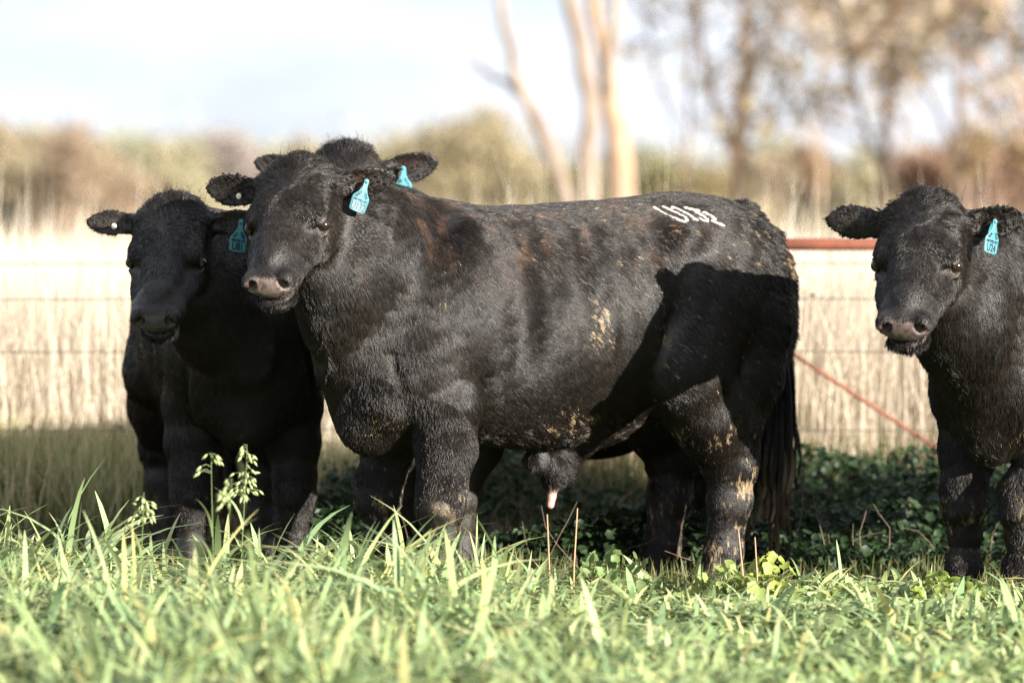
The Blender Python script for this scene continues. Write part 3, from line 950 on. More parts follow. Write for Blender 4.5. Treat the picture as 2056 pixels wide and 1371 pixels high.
# ------------------------------------------------------------------ ear tags
def text_mesh(txt, size):
    c = bpy.data.curves.new('lettering', 'FONT'); c.body = txt; c.size = size; c.align_x = 'CENTER'; c.align_y = 'CENTER'
    c.resolution_u = 2; c.offset = .0011 if size > .02 else .0004; c.extrude = 0.0003
    o = bpy.data.objects.new('tmp', c); COL.objects.link(o)
    bpy.context.view_layer.update()
    dg = bpy.context.evaluated_depsgraph_get()
    me = bpy.data.meshes.new_from_object(o.evaluated_get(dg))
    bpy.data.objects.remove(o, do_unlink=True)
    return me

def prism(outline, t):
    n = len(outline)
    V = [(x, 0, z) for x, z in outline] + [(x, t, z) for x, z in outline]
    return V, n

def ear_tag(P, which, pos_w, face_yaw, roll, number, arc_l, arc_r, label, size=1.0, back=True, tiltx=0):
    """flag tag hanging from its stud: panel outline in the XZ plane, front towards -Y"""
    root = empty('ear_tag', pos_w)
    root.rotation_euler = (R(tiltx), R(roll), R(face_yaw))
    root.scale = (size,) * 3
    tag(root, label, 'ear tag', 'turquoise ear tags')
    half = [(.0, .010), (.006, .008), (.0085, .003), (.0085, -.004), (.0075, -.012), (.010, -.024), (.017, -.038), (.029, -.052), (.031, -.060), (.0295, -.098), (.026, -.103), (0, -.1045)]
    out = [(x, z) for x, z in half] + [(-x, z) for x, z in half[-2:0:-1]]
    def bow(x, z): return -(.004 - 2.2 * x * x) + .0015 * math.sin(z * 60)
    n = len(out); rows = 7
    V = []; Q = []
    zs = [z for x, z in half]
    # build as strips across, so the panel can bow
    prof_ = sorted(half, key=lambda p: -p[1]); cols = 9
    for side in (0, 1):
        for (x, z) in prof_:
            for k in range(cols):
                xx = x * (k / (cols - 1) * 2 - 1)
                V.append((xx, bow(xx, z) + side * .0018, z))
    nr = len(prof_)
    for i in range(nr - 1):
        for k in range(cols - 1):
            a = i * cols + k
            Q.append((a, a + cols, a + cols + 1, a + 1))
            b = nr * cols + a
            Q.append((b, b + 1, b + cols + 1, b + cols))
    for i in range(nr - 1):
        for k, fl in ((0, 0), (cols - 1, 1)):
            a = i * cols + k; b = a + nr * cols
            q = (a, b, b + cols, a + cols)
            Q.append(q if not fl else q[::-1])
    for k in range(cols - 1):
        a = (nr - 1) * cols + k; b = a + nr * cols
        Q.append((a, b, b + 1, a + 1))
    mesh_np('panel', V, Q, M_tag, root, smooth=False)
    # stud and the matching button on the far side of the ear
    v1, q1 = tube_np([(0, -.0095, 0), (0, -.005, 0), (0, .016, 0)], [.0055, .0062, .003], 12)
    mesh_np('stud', v1, q1, M_tag, root)
    if back:
        v2 = []; q2 = []
        o2 = [(.004, .0), (.008, -.03), (.018, -.058), (.020, -.066), (-.006, -.068), (-.008, -.05), (-.006, -.02), (-.004, 0)]
        for y in (.020, .022):
            v2 += [(x + .012, y + abs(z) * .25, z) for x, z in o2]
        m_ = len(o2)
        q2 = [(k, (k + 1) % m_, m_ + (k + 1) % m_, m_ + k) for k in range(m_)]
        for y0 in (0, m_):
            for (a, b, c, d) in ((0, 1, 6, 7), (1, 2, 5, 6), (2, 3, 4, 5)):
                q2.append((y0 + a, y0 + b, y0 + c, y0 + d))
        mesh_np('back_panel', v2, q2, M_tag, root, smooth=False)
    def put(txt, sz, x, z, rot=0, sx=1.0, nm='lettering'):
        me = text_mesh(txt, sz)
        for v in me.vertices:
            X, Y, Z = v.co
            X *= sx
            xr = X * math.cos(rot) - Y * math.sin(rot) + x; zr = X * math.sin(rot) + Y * math.cos(rot) + z
            v.co = (xr, bow(xr, zr) - .0012 - Z, zr)
        me.materials.append(M_ink)
        o = bpy.data.objects.new(nm, me); COL.objects.link(o); o.parent = root
    put(number, .036, 0, -.0875, 0, .66)
    put('MILWILLAH', .0125, 0, -.0655, 0, .78)
    put(arc_l, .013, -.0125, -.046, R(52), .9)
    put(arc_r, .013, .0125, -.046, R(-55), .9)
    V_, Q_ = tube_np([(-.028, bow(-.028, -.0715) - .0006, -.0725), (0, bow(0, -.0715) - .0008, -.0725), (.028, bow(.028, -.0715) - .0006, -.0725)], .0005, 4)
    mesh_np('rule_line', V_, Q_, M_ink, root)
    return root

def ear_point(P, s_, q, t=0.0, n=-.012):
    for (s2, b, ax, tt, nn, L) in P['ears']:
        if s2 == s_:
            p = b + ax * L * q + tt * t + nn * n
            a = P['a']; F = np.array([-math.cos(a), -math.sin(a), 0]); Lf = np.array([math.sin(a), -math.cos(a), 0])
            w = np.array([P['C'][0], P['C'][1], 0]) + P['s'] * (p[0] * F + p[1] * Lf + p[2] * np.array([0, 0, 1]))
            return w

def tag_on(P, s_, q, fwd, t=0, **kw):
    if 'ears' not in P: return
    p = ear_point(P, s_, q, t, .0)
    p = p + np.array([0, -fwd, 0])
    print('tag at px', 1028 + p[0] * 7710 / p[1], 450 - (p[2] - CAM_H) * 7710 / p[1])
    ear_tag(P, s_, tuple(p), **kw)
tag_on(B1, 1, .52, .022, face_yaw=22, roll=20, number='U132', arc_l='N477', arc_r='P302', label='turquoise tag with black U132 under the ear of the branded bull', size=.98)
tag_on(B2, 1, .60, .022, face_yaw=20, roll=8, number='U81', arc_l='P11', arc_r='N302', label='turquoise tag with black U81 hanging in the shade between two bulls', size=.98)
tag_on(B3, 1, .38, .022, face_yaw=8, roll=0, number='U102', arc_l='102', arc_r='N110', label='turquoise tag of the hidden bull, its lower half behind the branded bull', size=1.0)
tag_on(B4, 1, .48, .024, face_yaw=38, roll=12, number='U24', arc_l='810', arc_r='P243', label='turquoise tag with black U24 in the ear of the right bull', size=.98)
for P, q, t, lab in ((B2, .45, .012, 'small pale round button in the ear of the shaded left bull'), (B1, .42, .02, 'cream round button in the far ear of the branded bull')):
    if 'ears' in P:
        p = ear_point(P, -1, q, t, .0) + np.array([0, -.016, 0])
        v, qd = uv_sphere((0, 0, 0), .009, 16, 8, sc=(1, .45, 1.15))
        v2, q2 = tube_np([(0, .001, 0), (0, .02, 0)], .003, 8)
        V_, Q_ = merge([(v, qd), (v2, q2)])
        o = mesh_np('ear_button', V_, Q_, M_button); o.location = tuple(p)
        tag(o, lab, 'ear button', 'round ear buttons')

# ------------------------------------------------------------------ fence
GPX = 7710
def fence():
    root = empty('wire_fence', (0, 16.0, 0))
    tag(root, 'plain wire paddock fence with a rusty pipe rail and slanting brace behind the bulls', 'fence')
    D = 16.0
    for i, py in enumerate((525, 596, 702, 860)):
        z = wz(py, D)
        xs = np.linspace(-9, 9, 73)
        zz = z - .012 * np.sin((xs % 6) / 6 * math.pi) + (.004 if xs is None else 0)
        pts = [(x, .01 * math.sin(x * 1.3 + i), q) for x, q in zip(xs, zz)]
        mesh_np('wire', *tube_np(pts, .0030, 6), M_wire, root)
    xa, xb = wx(1335, D), wx(2100, D)
    zt = wz(490, D)
    mesh_np('top_rail', *tube_np([(xa, .05, zt), ((xa + xb) / 2, .05, zt - .003), (xb, .05, zt)], .026, 14), M_rust, root)
    mesh_np('brace', *tube_np([(xa + .03, .06, wz(552, D)), (xb - .03, .06, .05)], .0085, 10), M_rust, root)
    for x in (xa, xb):
        p = mesh_np('post', *tube_np([(x, .05, -.1), (x, .05, .6), (x, .05, zt + .06)], .036, 14), M_rust, root)
    for x in (-7.2, -4.5, 6.6, 9.0):
        mesh_np('post', *tube_np([(x, .0, -.1), (x, .0, .6), (x, .0, 1.22)], .018, 8), M_rust, root)
    # wire clips and a knot on the wires
    for (px, py) in ((1632, 593), (240, 857), (1900, 597), (60, 857)):
        x, z = wx(px, D), wz(py, D)
        mesh_np('wire_knot', *tube_np([(x - .012, -.004, z), (x, -.006, z + .003), (x + .012, -.004, z)], .006, 8), M_wire, root)
    return root
fence()

# ------------------------------------------------------------------ grasses
def blades(n, X, Y, H, W, bend, colf, seg=5, z0=0.0, g=None, curlz=.35, tipw=.05, face=None, bmul=1.0):
    g = g or rng
    th = g.random(n) * 2 * math.pi
    tw = th + g.normal(0, .5, n) + math.pi / 2 if face is None else g.normal(0, face, n)
    t = np.linspace(0, 1, seg + 1)
    b = bend * H
    T = t[None, :]
    b = b * bmul
    cx = X[:, None] + np.cos(th)[:, None] * b[:, None] * T ** 1.8
    cy = Y[:, None] + np.sin(th)[:, None] * b[:, None] * T ** 1.8
    droop = (bend ** 1.3)[:, None] * curlz
    cz = z0 + H[:, None] * (T - droop * T ** 2.6)
    w = W[:, None] * np.sqrt(np.clip(1 - T ** 2.2, tipw, 1)) * (.55 + .45 * np.minimum(T * 4, 1)) * .5
    w[:, -1] = W * .03
    sx, sy = np.cos(tw)[:, None] * w, np.sin(tw)[:, None] * w
    sz = 0.15 * w * g.normal(0, 1, (n, 1))
    V = np.zeros((n, seg + 1, 2, 3), np.float32)
    V[:, :, 0] = np.stack([cx - sx, cy - sy, cz - sz], -1)
    V[:, :, 1] = np.stack([cx + sx, cy + sy, cz + sz], -1)
    k = np.arange(seg) * 2
    q1 = np.stack([k, k + 1, k + 3, k + 2], 1)
    Q = (np.arange(n) * (seg + 1) * 2)[:, None, None] + q1[None]
    c = colf(n, T)
    C = np.broadcast_to(c[:, :, None, :], (n, seg + 1, 2, 3))
    return V.reshape(-1, 3), Q.reshape(-1, 4), C.reshape(-1, 3)

def leaves(n, P0, size, g, col, up=.6, cup=.2, lobes=5):
    """little round lobed leaves: a fan of quads"""
    k = 6
    nrm = g.normal(0, 1, (n, 3)); nrm[:, 2] = np.abs(nrm[:, 2]) + up; nrm[:, 1] -= .5; nrm /= np.linalg.norm(nrm, axis=1)[:, None]
    a = np.cross(nrm, g.normal(0, 1, (n, 3))); a /= np.linalg.norm(a, axis=1)[:, None]
    b = np.cross(nrm, a)
    V = np.zeros((n, 2 * k + 1, 3), np.float32)
    V[:, 0] = P0
    for j in range(2 * k):
        ang = 2 * math.pi * j / (2 * k)
        r = size * (1.0 if j % 2 == 0 else .84) * (1 if j else .5)
        V[:, 1 + j] = P0 + (a * math.cos(ang) + b * math.sin(ang)) * r[:, None] + nrm * (cup * r * (1 + .5 * (j % 2)))[:, None]
    qs = np.array([(0, 1 + 2 * i, 2 + 2 * i, 1 + (2 * i + 2) % (2 * k)) for i in range(k)])
    Q = (np.arange(n) * (2 * k + 1))[:, None, None] + qs[None]
    C = np.repeat(col[:, None, :], 2 * k + 1, 1)
    return V.reshape(-1, 3), Q.reshape(-1, 4), C.reshape(-1, 3)

def cat(parts):
    Vs, Qs, Cs, off = [], [], [], 0
    for V, Q, C in parts:
        Vs.append(V); Qs.append(Q + off); Cs.append(C); off += len(V)
    return np.concatenate(Vs), np.concatenate(Qs), np.concatenate(Cs)

SC = .25 if QUICK else 1.0
def fg_height(X, Y):
    left = 1 - smooth01(X, -.7, .9)
    return (.088 + .102 * left) * (1 + .25 * np.sin(X * 3 + Y * 2.3) * np.cos(X * 1.3 - Y * 3.1))

def green_cols(g, yellow=.12):
    def f(n, T):
        base = np.array([.31, .355, .145])
        k = g.random((n, 1, 1))
        c = base * (1 - k) + np.array([.18, .27, .13]) * k
        yl = (g.random((n, 1, 1)) < yellow)
        c = np.where(yl, np.array([.42, .38, .15]), c)
        c = c * (.75 + .5 * g.random((n, 1, 1)))
        tip = (T ** 3)[:, :, None] * (g.random((n, 1, 1)) < .22)
        return c * (1 + .25 * T[:, :, None]) * (1 - tip * .7) + np.array([.5, .42, .25]) * tip * .7
    return f

g1 = np.random.default_rng(21)
def region(n, x0, x1, y0, y1, g, wedge=None):
    X = x0 + (x1 - x0) * g.random(n); Y = y0 + (y1 - y0) * g.random(n)
    return X, Y
n1 = int(62000 * SC)
X, Y = region(n1, -2.1, 2.1, 9.2, 12.85, g1)
Xs, Ys = region(int(22000 * SC), -4.6, 4.6, 8.6, 12.85, g1)
X = np.concatenate([X, Xs]); Y = np.concatenate([Y, Ys])
edge = 12.55 + .12 * np.sin(X * 2.3) + .14 * smooth01(X, .3, 1.2) + .15 * g1.random(len(X))
ok = Y < edge; X, Y = X[ok], Y[ok]; n1 = len(X)
Hh = fg_height(X, Y) * (.7 + .9 * g1.random(n1)) * (1 + .28 * vnoise(np.stack([X, Y, 0 * X], 1), .24, 3))
tallm = g1.random(n1) < (.015 + .04 * (1 - smooth01(X, -.2, 1.0)))
Hh = np.where(tallm, Hh * 1.45, Hh)
bendv = np.abs(g1.normal(1.25, .45, n1)); bendv = np.where(tallm, bendv * .5, bendv)
parts = [blades(n1, X, Y, Hh, (.011 + .019 * g1.random(n1) ** 1.6), np.clip(bendv, .05, 1.9), green_cols(g1, .05), 7, 0, g1, curlz=.62, bmul=1.35)]
# clover and medic leaves between the blades
n2 = int(70000 * SC)
X, Y = region(n2, -2.4, 2.4, 9.2, 12.8, g1)
Z = fg_height(X, Y) * (.1 + .5 * g1.random(n2))
col = np.array([.20, .27, .10]) * (.7 + .6 * g1.random((n2, 1))); col = np.where(g1.random((n2, 1)) < .06, np.array([.26, .24, .07]), col)
parts.append(leaves(n2, np.stack([X, Y, Z], 1), (.008 + .008 * g1.random(n2)) * (1 + .9 * smooth01(X, .2, .8)), g1, col))
V, Q, C = cat(parts)
tag(mesh_np('grass', V, Q, M_leaf, None, C), 'lush pale green grass and clover filling the foreground', 'grass', kind='stuff')

# thin green grass under and behind the bulls
n3 = int(30000 * SC)
X, Y = region(n3, -3.2, 3.4, 12.5, 16.6, g1)
tuft = vnoise(np.stack([X, Y, 0 * X], 1), .45, 5)
Hh = (.06 + .08 * g1.random(n3)) * (1 + .5 * tuft)
fl = smooth01(Y, 14.8, 15.6) * (1 - smooth01(X, -1.4, .2)) 
Hh = Hh + fl * (.20 + .22 * g1.random(n3))
fr = smooth01(Y, 15.2, 15.9) * smooth01(X, -.6, 0)
Hh = Hh + fr * (.18 + .22 * g1.random(n3))
def fence_cols(n, T):
    k = g1.random((n, 1, 1))
    c = np.array([.075, .105, .032]) * (1 - k) + np.array([.15, .14, .055]) * k
    d = g1.random((n, 1, 1)) < .22 * smooth01(Y, 14.5, 15.6)[:, None, None] + .03
    c = np.where(d, np.array([.34, .26, .15]), c)
    return c * (1 + 0 * T[:, :, None])
def tuft_cols(n, T):
    k = g1.random((n, 1, 1))
    c = np.array([.30, .34, .13]) * (1 - k) + np.array([.48, .42, .24]) * k
    return np.where(g1.random((n, 1, 1)) < .25, np.array([.6, .48, .3]), c) * (1 + 0 * T[:, :, None])
n5 = int(15000 * SC)
X5, Y5 = region(n5, -3.4, -.3, 14.9, 16.25, g1)
kp = g1.random(n5) < smooth01(vnoise(np.stack([X5, Y5, 0 * X5], 1), .35, 9), -.6, .3) * smooth01(Y5, 14.8, 15.7)
X5, Y5 = X5[kp], Y5[kp]
H5 = (.30 + .18 * g1.random(len(X5))) * (1 + .25 * vnoise(np.stack([X5, Y5, 0 * X5], 1), .3, 19))
V5 = blades(len(X5), X5, Y5, H5, .004 + .004 * g1.random(len(X5)), np.abs(g1.normal(.3, .2, len(X5))), tuft_cols, 5, 0, g1)
V, Q, C = blades(n3, X, Y, Hh, .003 + .005 * g1.random(n3), np.abs(g1.normal(.3, .25, n3)), fence_cols, 4, 0, g1)
V, Q, C = cat([(V, Q, C), V5])
tag(mesh_np('understorey_grass', V, Q, M_leaf, None, C), 'fine mixed green and straw grass along the fence line', 'grass', kind='stuff')

# dark mallow and weeds between the bulls and the fence
n4 = int(46000 * SC)
X = rng.uniform(-.75, 3.4, n4); Y = rng.uniform(13.5, 16.1, n4)
hm = .05 + .24 * smooth01(vnoise(np.stack([X, Y, 0 * X], 1), .6, 7), -.5, .7) + .13 * np.exp(-((X - .3) / .7) ** 2) * smooth01(Y, 15.0, 15.6) + .14 * np.exp(-((X - 1.45) / .4) ** 2) * smooth01(Y, 14.4, 15.4)
Z = hm * (.15 + .9 * rng.random(n4) ** .7)
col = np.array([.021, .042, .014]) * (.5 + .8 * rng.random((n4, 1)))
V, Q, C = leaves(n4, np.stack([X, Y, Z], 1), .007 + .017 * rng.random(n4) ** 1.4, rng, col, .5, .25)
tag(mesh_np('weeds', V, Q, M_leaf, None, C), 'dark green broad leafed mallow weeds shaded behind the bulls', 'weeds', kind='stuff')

# dead stalks and twigs in the shade
tw = []
gt = np.random.default_rng(77)
for i in range(int(260 * (1 if not QUICK else .4))):
    x, y = gt.uniform(-.5, 3.0), gt.uniform(13.3, 15.8)
    h = gt.uniform(.12, .38); p = [np.array([x, y, 0.0])]
    d = np.array([gt.normal(0, .5), gt.normal(0, .4), 1.0])
    for j in range(5):
        d = d + gt.normal(0, .28, 3); d /= np.linalg.norm(d); p.append(p[-1] + d * h / 5)
    tw.append(tube_np(p, np.linspace(.0022, .0008, 6), 4, False))
V, Q = merge(tw)
tag(mesh_np('dead_stalks', V, Q, simple_mat('dead_stalk', (.16, .11, .075), .8)), 'thin brown dead stalks tangled in the shaded weeds', 'dead stalks', kind='stuff')

# tall dry grass beyond the fence
gd = np.random.default_rng(31)
def dry_cols(n, T):
    k = gd.random((n, 1, 1))
    c = np.array([.70, .62, .51]) * (1 - k) + np.array([.56, .48, .37]) * k
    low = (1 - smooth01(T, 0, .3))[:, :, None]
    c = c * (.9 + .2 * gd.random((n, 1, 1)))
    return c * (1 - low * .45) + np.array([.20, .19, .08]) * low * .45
def dry(n, x0, x1, y0, y1, hm, hs, w, seg=4):
    X, Y = region(n, x0, x1, y0, y1, gd)
    cl = .5 + .5 * vnoise(np.stack([X, Y, 0 * X], 1), .35, 6)
    H = hm + hs * gd.normal(0, 1, n) + .10 * (cl - .5)
    H = np.where(gd.random(n) < .035, H + .10 + .30 * gd.random(n) ** 1.5, H)
    H = np.where(gd.random(n) < .25, H * gd.uniform(.3, .85, n), H)
    return blades(n, X, Y, np.clip(H, .2, 1.75), w * (.6 + .9 * gd.random(n)), np.abs(gd.normal(.15, .13, n)), dry_cols, seg, 0, gd, face=.9, tipw=.06)
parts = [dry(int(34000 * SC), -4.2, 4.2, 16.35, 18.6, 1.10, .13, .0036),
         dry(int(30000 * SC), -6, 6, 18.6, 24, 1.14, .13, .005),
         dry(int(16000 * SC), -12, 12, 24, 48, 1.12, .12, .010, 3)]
# a few extra tall seeding stems
Xt = np.concatenate([gd.normal(wx(990, 17), .08, 14), gd.normal(wx(1300, 17), .25, 7), gd.normal(wx(1540, 17), .06, 4), gd.normal(wx(1060, 17), .1, 7), gd.normal(wx(20, 17), .2, 12), gd.uniform(-4, 4, 22)])
Yt = gd.uniform(16.5, 17.6, len(Xt)); nt2 = len(Xt)
Ht = gd.uniform(1.28, 1.46, nt2); Ht[nt2 - 22:] = gd.uniform(1.15, 1.35, 22)
parts.append(blades(nt2, Xt, Yt, Ht, np.full(nt2, .006), np.abs(gd.normal(.10, .06, nt2)), dry_cols, 6, 0, gd, face=.5, tipw=.4))
V, Q, C = cat(parts)
tag(mesh_np('dry_grass', V, Q, M_dry, None, C), 'tall bleached dry grass standing beyond the wire fence', 'dry grass', kind='stuff')

# ------------------------------------------------------------------ oat plants, broad clump, stems in the foreground
def oat_plant(px, py_top, D, h, label, nsp, seed, lean=0.0):
    g = np.random.default_rng(seed)
    x = wx(px, D); ztop = wz(py_top, D)
    root = empty('oat_plant', (x, D, 0)); tag(root, label, 'oat plant', 'wild oats in seed')
    pts = [(-lean, 0, 0), (-lean * .6, .01, ztop * .4), (-lean * .15, .0, ztop * .8), (0, 0, ztop)]
    tt = np.linspace(0, 1, 12); P3 = np.array(pts)
    pp = np.stack([np.interp(tt, [0, .4, .8, 1], P3[:, i]) for i in range(3)], 1)
    v, q = tube_np(pp, np.linspace(.0028, .0009, 12), 6)
    c = np.tile([.16, .22, .08], (len(v), 1))
    mesh_np('stem', v, q, M_leaf, root, c)
    for j in range(3):
        a = g.uniform(0, 6.28)
        V, Q, C = blades(1, np.array([pp[2 + 2 * j][0]]), np.array([0.0]), np.array([.16]), np.array([.010]), np.array([.7]), green_cols(g, 0), 6, pp[2 + 2 * j][2], g)
        mesh_np('leaf', V, Q, M_leaf, root, C)
    parts = []; hair = []
    for i in range(nsp):
        f = g.random() ** .8
        zb = ztop - h * f; a = g.uniform(0, 6.28); rr_ = (.010 + .042 * f) * g.uniform(.5, 1.1)
        base = np.array([np.interp(zb, pp[:, 2], pp[:, 0]), 0, zb])
        c = base + np.array([math.cos(a) * rr_, math.sin(a) * rr_, -.004 + g.uniform(0, .016)])
        hair.append(tube_np([base, (base + c) / 2 + [0, 0, .007], c], .0006, 4, False))
        d = np.array([math.cos(a) * .8, math.sin(a) * .6, -.75 + g.normal(0, .35)]); d /= np.linalg.norm(d)
        L = g.uniform(.019, .026)
        parts.append(tube_np([c, c + d * L * .25, c + d * L * .6, c + d * L], [.0010, .0042, .0036, .0003], 6))
    v, q = merge(parts + hair); c = np.tile([.42, .48, .22], (len(v), 1))
    mesh_np('seed_head', v, q, M_leaf, root, c)
oat_plant(496, 892, 11.9, .165, 'tallest oat plant with a full drooping seed head before the left bull', 44, 1, .03)
oat_plant(424, 908, 11.7, .075, 'thin oat plant with few seeds, left of the tallest one', 9, 2, -.01)
oat_plant(289, 988, 11.8, .09, 'short oat plant with dense seeds at the far left', 26, 3, .02)
oat_plant(466, 960, 11.2, .09, 'blurred oat plant leaning close to the tallest one', 14, 4, .05)

def mallow(px, py, D, w, label, n, seed, colr):
    g = np.random.default_rng(seed)
    x = wx(px, D); zt = wz(py, D)
    root = empty('mallow_plant', (x, D, 0)); tag(root, label, 'mallow plant', 'sunlit mallow plants')
    P0 = np.stack([g.normal(0, w, n), g.normal(0, w * .7, n), zt * (.35 + .65 * g.random(n)) * 1], 1)
    P0[:, 2] *= np.exp(-(P0[:, 0] / (w * 2.2)) ** 2)
    col = np.array(colr) * (.75 + .5 * g.random((n, 1)))
    V, Q, C = leaves(n, P0, .016 + .012 * g.random(n), g, col, .3, .3)
    mesh_np('foliage', V, Q, M_leaf, root, C)
    st = [tube_np([(0, 0, 0), (p[0] * .6, p[1] * .6, p[2] * .5), tuple(p)], .0013, 4, False) for p in P0[:24]]
    v, q = merge(st); mesh_np('stalks', v, q, M_leaf, root, np.tile([.2, .2, .08], (len(v), 1)))
mallow(1550, 1112, 12.5, .055, 'bright yellow green mallow by the hind foot of the branded bull', 46, 5, (.26, .31, .07))
mallow(1450, 1135, 12.4, .07, 'low pale mallow left of the brighter one', 50, 6, (.20, .25, .07))
mallow(1230, 1105, 12.4, .10, 'wide low mallow patch under the belly of the branded bull', 60, 7, (.14, .20, .07))
mallow(1905, 1150, 12.3, .07, 'small mallow clump beside the foot of the right bull', 44, 8, (.19, .25, .05))

def dry_stem(px, py0, py1, D, dx, label):
    x = wx(px, D); z1 = wz(py1, D)
    o = mesh_np('dry_stem', *tube_np([(0, 0, 0), (dx * .3, 0, z1 * .5), (dx * .8, 0, z1 * .85), (dx, 0, z1)], [.003, .0026, .0022, .0018], 6), simple_mat('pinkish_stem', (.42, .24, .13), .7))
    o.location = (x, D, 0); tag(o, label, 'dry stem', 'bare dry stems in the grass')
dry_stem(1150, 1100, 1020, 12.2, .015, 'pale brown upright stem just right of the sheath of the branded bull')
dry_stem(1105, 1100, 1032, 12.2, -.01, 'short brown stem below the sheath of the branded bull')
dry_stem(1495, 1130, 1062, 12.4, -.02, 'crooked tan stem beside the hind foot of the branded bull')
dry_stem(1522, 1130, 1078, 12.45, -.01, 'thin tan stem rising out of the bright mallow')

# ------------------------------------------------------------------ trees
def branchy(g, start, direc, length, r, depth, tips, tubes, spread=.6, wob=.18, nb=3):
    p = [np.array(start, float)]; d = np.array(direc, float); d /= np.linalg.norm(d)
    k = 6
    for j in range(k):
        d = d + g.normal(0, wob, 3); d[2] += .04; d /= np.linalg.norm(d); p.append(p[-1] + d * length / k)
    tubes.append(tube_np(p, np.linspace(r, r * .55, k + 1), 8 if r > .05 else 5, False))
    if depth == 0:
        tips.append(p[-1]); tips.append(p[-3]); return
    for b in range(nb):
        at = p[g.integers(3, k + 1)] if b else p[-1]
        dd = d + g.normal(0, spread, 3); dd[2] = abs(dd[2]) * .6 + .1
        branchy(g, at, dd, length * g.uniform(.5, .75), r * .5, depth - 1, tips, tubes, spread, wob, nb)

def foliage(g, centers, n, sig, size, cols):
    c = centers[g.integers(0, len(centers), n)]
    P0 = c + g.normal(0, 1, (n, 3)) * sig
    nrm = g.normal(0, 1, (n, 3)); nrm /= np.linalg.norm(nrm, axis=1)[:, None]
    a = np.cross(nrm, g.normal(0, 1, (n, 3))); a /= np.linalg.norm(a, axis=1)[:, None]; b = np.cross(nrm, a)
    s = size * (.5 + g.random(n))[:, None]
    V = np.stack([P0 - a * s, P0 - b * s * .4, P0 + a * s, P0 + b * s * .4], 1).reshape(-1, 3)
    Q = np.arange(n * 4).reshape(n, 4)
    cols = np.array(cols); cc = cols[g.integers(0, len(cols), n)] * (.7 + .6 * g.random((n, 1)))
    return V, Q, np.repeat(cc, 4, 0)

def tree(name, label, cat_, px, D, trunks, barkm, crowns, cols, seed, nleaf=9000, size=.09, sig=.35, depth=2, group=None, lim=None, stray=.0):
    """trunks: polylines in metres from the tree's base; crowns: (x, y, z, r) volumes holding leaf clumps"""
    g = np.random.default_rng(seed)
    root = empty(name, (wx(px, D), D, 0)); tag(root, label, cat_, group)
    tips, tubes = [], []
    for tr_ in trunks:
        pts = np.array([t[:3] for t in tr_]); rad = [t[3] for t in tr_]
        tt = np.linspace(0, len(pts) - 1, 14)
        pp = np.stack([np.interp(tt, range(len(pts)), pts[:, i]) for i in range(3)], 1)
        pp[1:-1] += g.normal(0, .02, (12, 3))
        rr_ = np.interp(tt, range(len(pts)), rad) * (1 + .06 * np.sin(tt * 5))
        mesh_np('trunk', *tube_np(pp, rr_, 12), M_bark_tan if (name == 'gum_tree' and tr_ is trunks[1]) else barkm, root)
        if depth:
            for b in range(4 + 2 * depth):
                i = g.integers(5, 14)
                dd = g.normal(0, 1, 3); dd[2] = abs(dd[2]) * .7 + .25
                branchy(g, pp[i], dd, g.uniform(.8, 2.0) * (lim or 1), max(rr_[i] * .4, .02), depth, tips, tubes)
    if tubes:
        mesh_np('branches', *merge(tubes), barkm, root)
    cc = [t for t in tips]
    for (x, y, z, r) in crowns:
        k = int(14 + 8 * r)
        q = g.normal(0, 1, (k, 3)); q /= np.linalg.norm(q, axis=1)[:, None]; q *= (r * g.random((k, 1)) ** .4)
        q[:, 2] *= .8
        cc += list(q + [x, y, z])
    if nleaf and cc:
        cc = np.array(cc)
        # clumps differ in size
        V, Q, C = foliage(g, cc, int(nleaf * (SC if QUICK else 1)), sig, size, cols)
        mesh_np('crown', V, Q, M_treeleaf, root, C)
    return root

OL = [(.22, .20, .085), (.30, .27, .12), (.15, .15, .07), (.36, .30, .16)]
BR = [(.32, .25, .18), (.26, .21, .15), (.38, .31, .22), (.25, .23, .15), (.35, .25, .17)]
# multi stemmed gum at centre, 48 m away
D = 48.0; k = D / 7710
def T(px, py, w, dy=0, b=1215): return ((px - b) * k, dy, CAM_H - (py - 450) * k, w * k * .36)
tree('gum_tree', 'big gum tree with several bare pale trunks forking in the centre background', 'tree', 1215, D,
     [[T(1180, 650, 62), T(1180, 400, 52), T(1184, 230, 48), T(1168, 110, 46), T(1145, 0, 42), T(1125, -150, 30)],
      [T(1258, 650, 90, .3), T(1250, 400, 80, .3), T(1238, 250, 70, .3), T(1220, 130, 54, .3), T(1190, 0, 38, .2), T(1180, -160, 24, .2)],
      [T(1222, 190, 40, .2), T(1232, 90, 30, .2), T(1240, 0, 26, .1), T(1250, -160, 18)],
      [T(1180, 650, 52, -.4), T(1130, 370, 44, -.4), T(1085, 250, 40, -.4), T(1035, 150, 30, -.4), T(1010, 50, 24, -.4), T(995, -120, 18, -.4)],
      [T(1062, 205, 22, -.4), T(1010, 165, 16, -.2), T(940, 120, 10, 0)]],
     M_bark_white, [(0, 0, 8.2, 2.2), (-1.8, 0, 7.2, 1.4), (1.5, .5, 7.4, 1.4)], OL, 41, 9000, .09, .3, 0)
# olive tree behind it
tree('bushy_tree', 'round olive green tree just left of the pale gum trunks', 'tree', 960, 85, [[(0, 0, 0, .2), (.1, 0, 1.5, .15), (0, 0, 3, .08)]], M_bark_dark,
     [(-.9, 0, 2.75, .75), (.15, 0, 2.9, .8), (.9, 0, 2.1, 1.0), (-.3, .3, 1.6, 1.2), (1.6, 0, 1.3, .9), (-1.6, 0, 1.5, .7)], [(.36, .30, .18), (.30, .25, .15), (.24, .21, .13), (.42, .35, .23)], 42, 26000, .075, .26, 0, lim=.6)
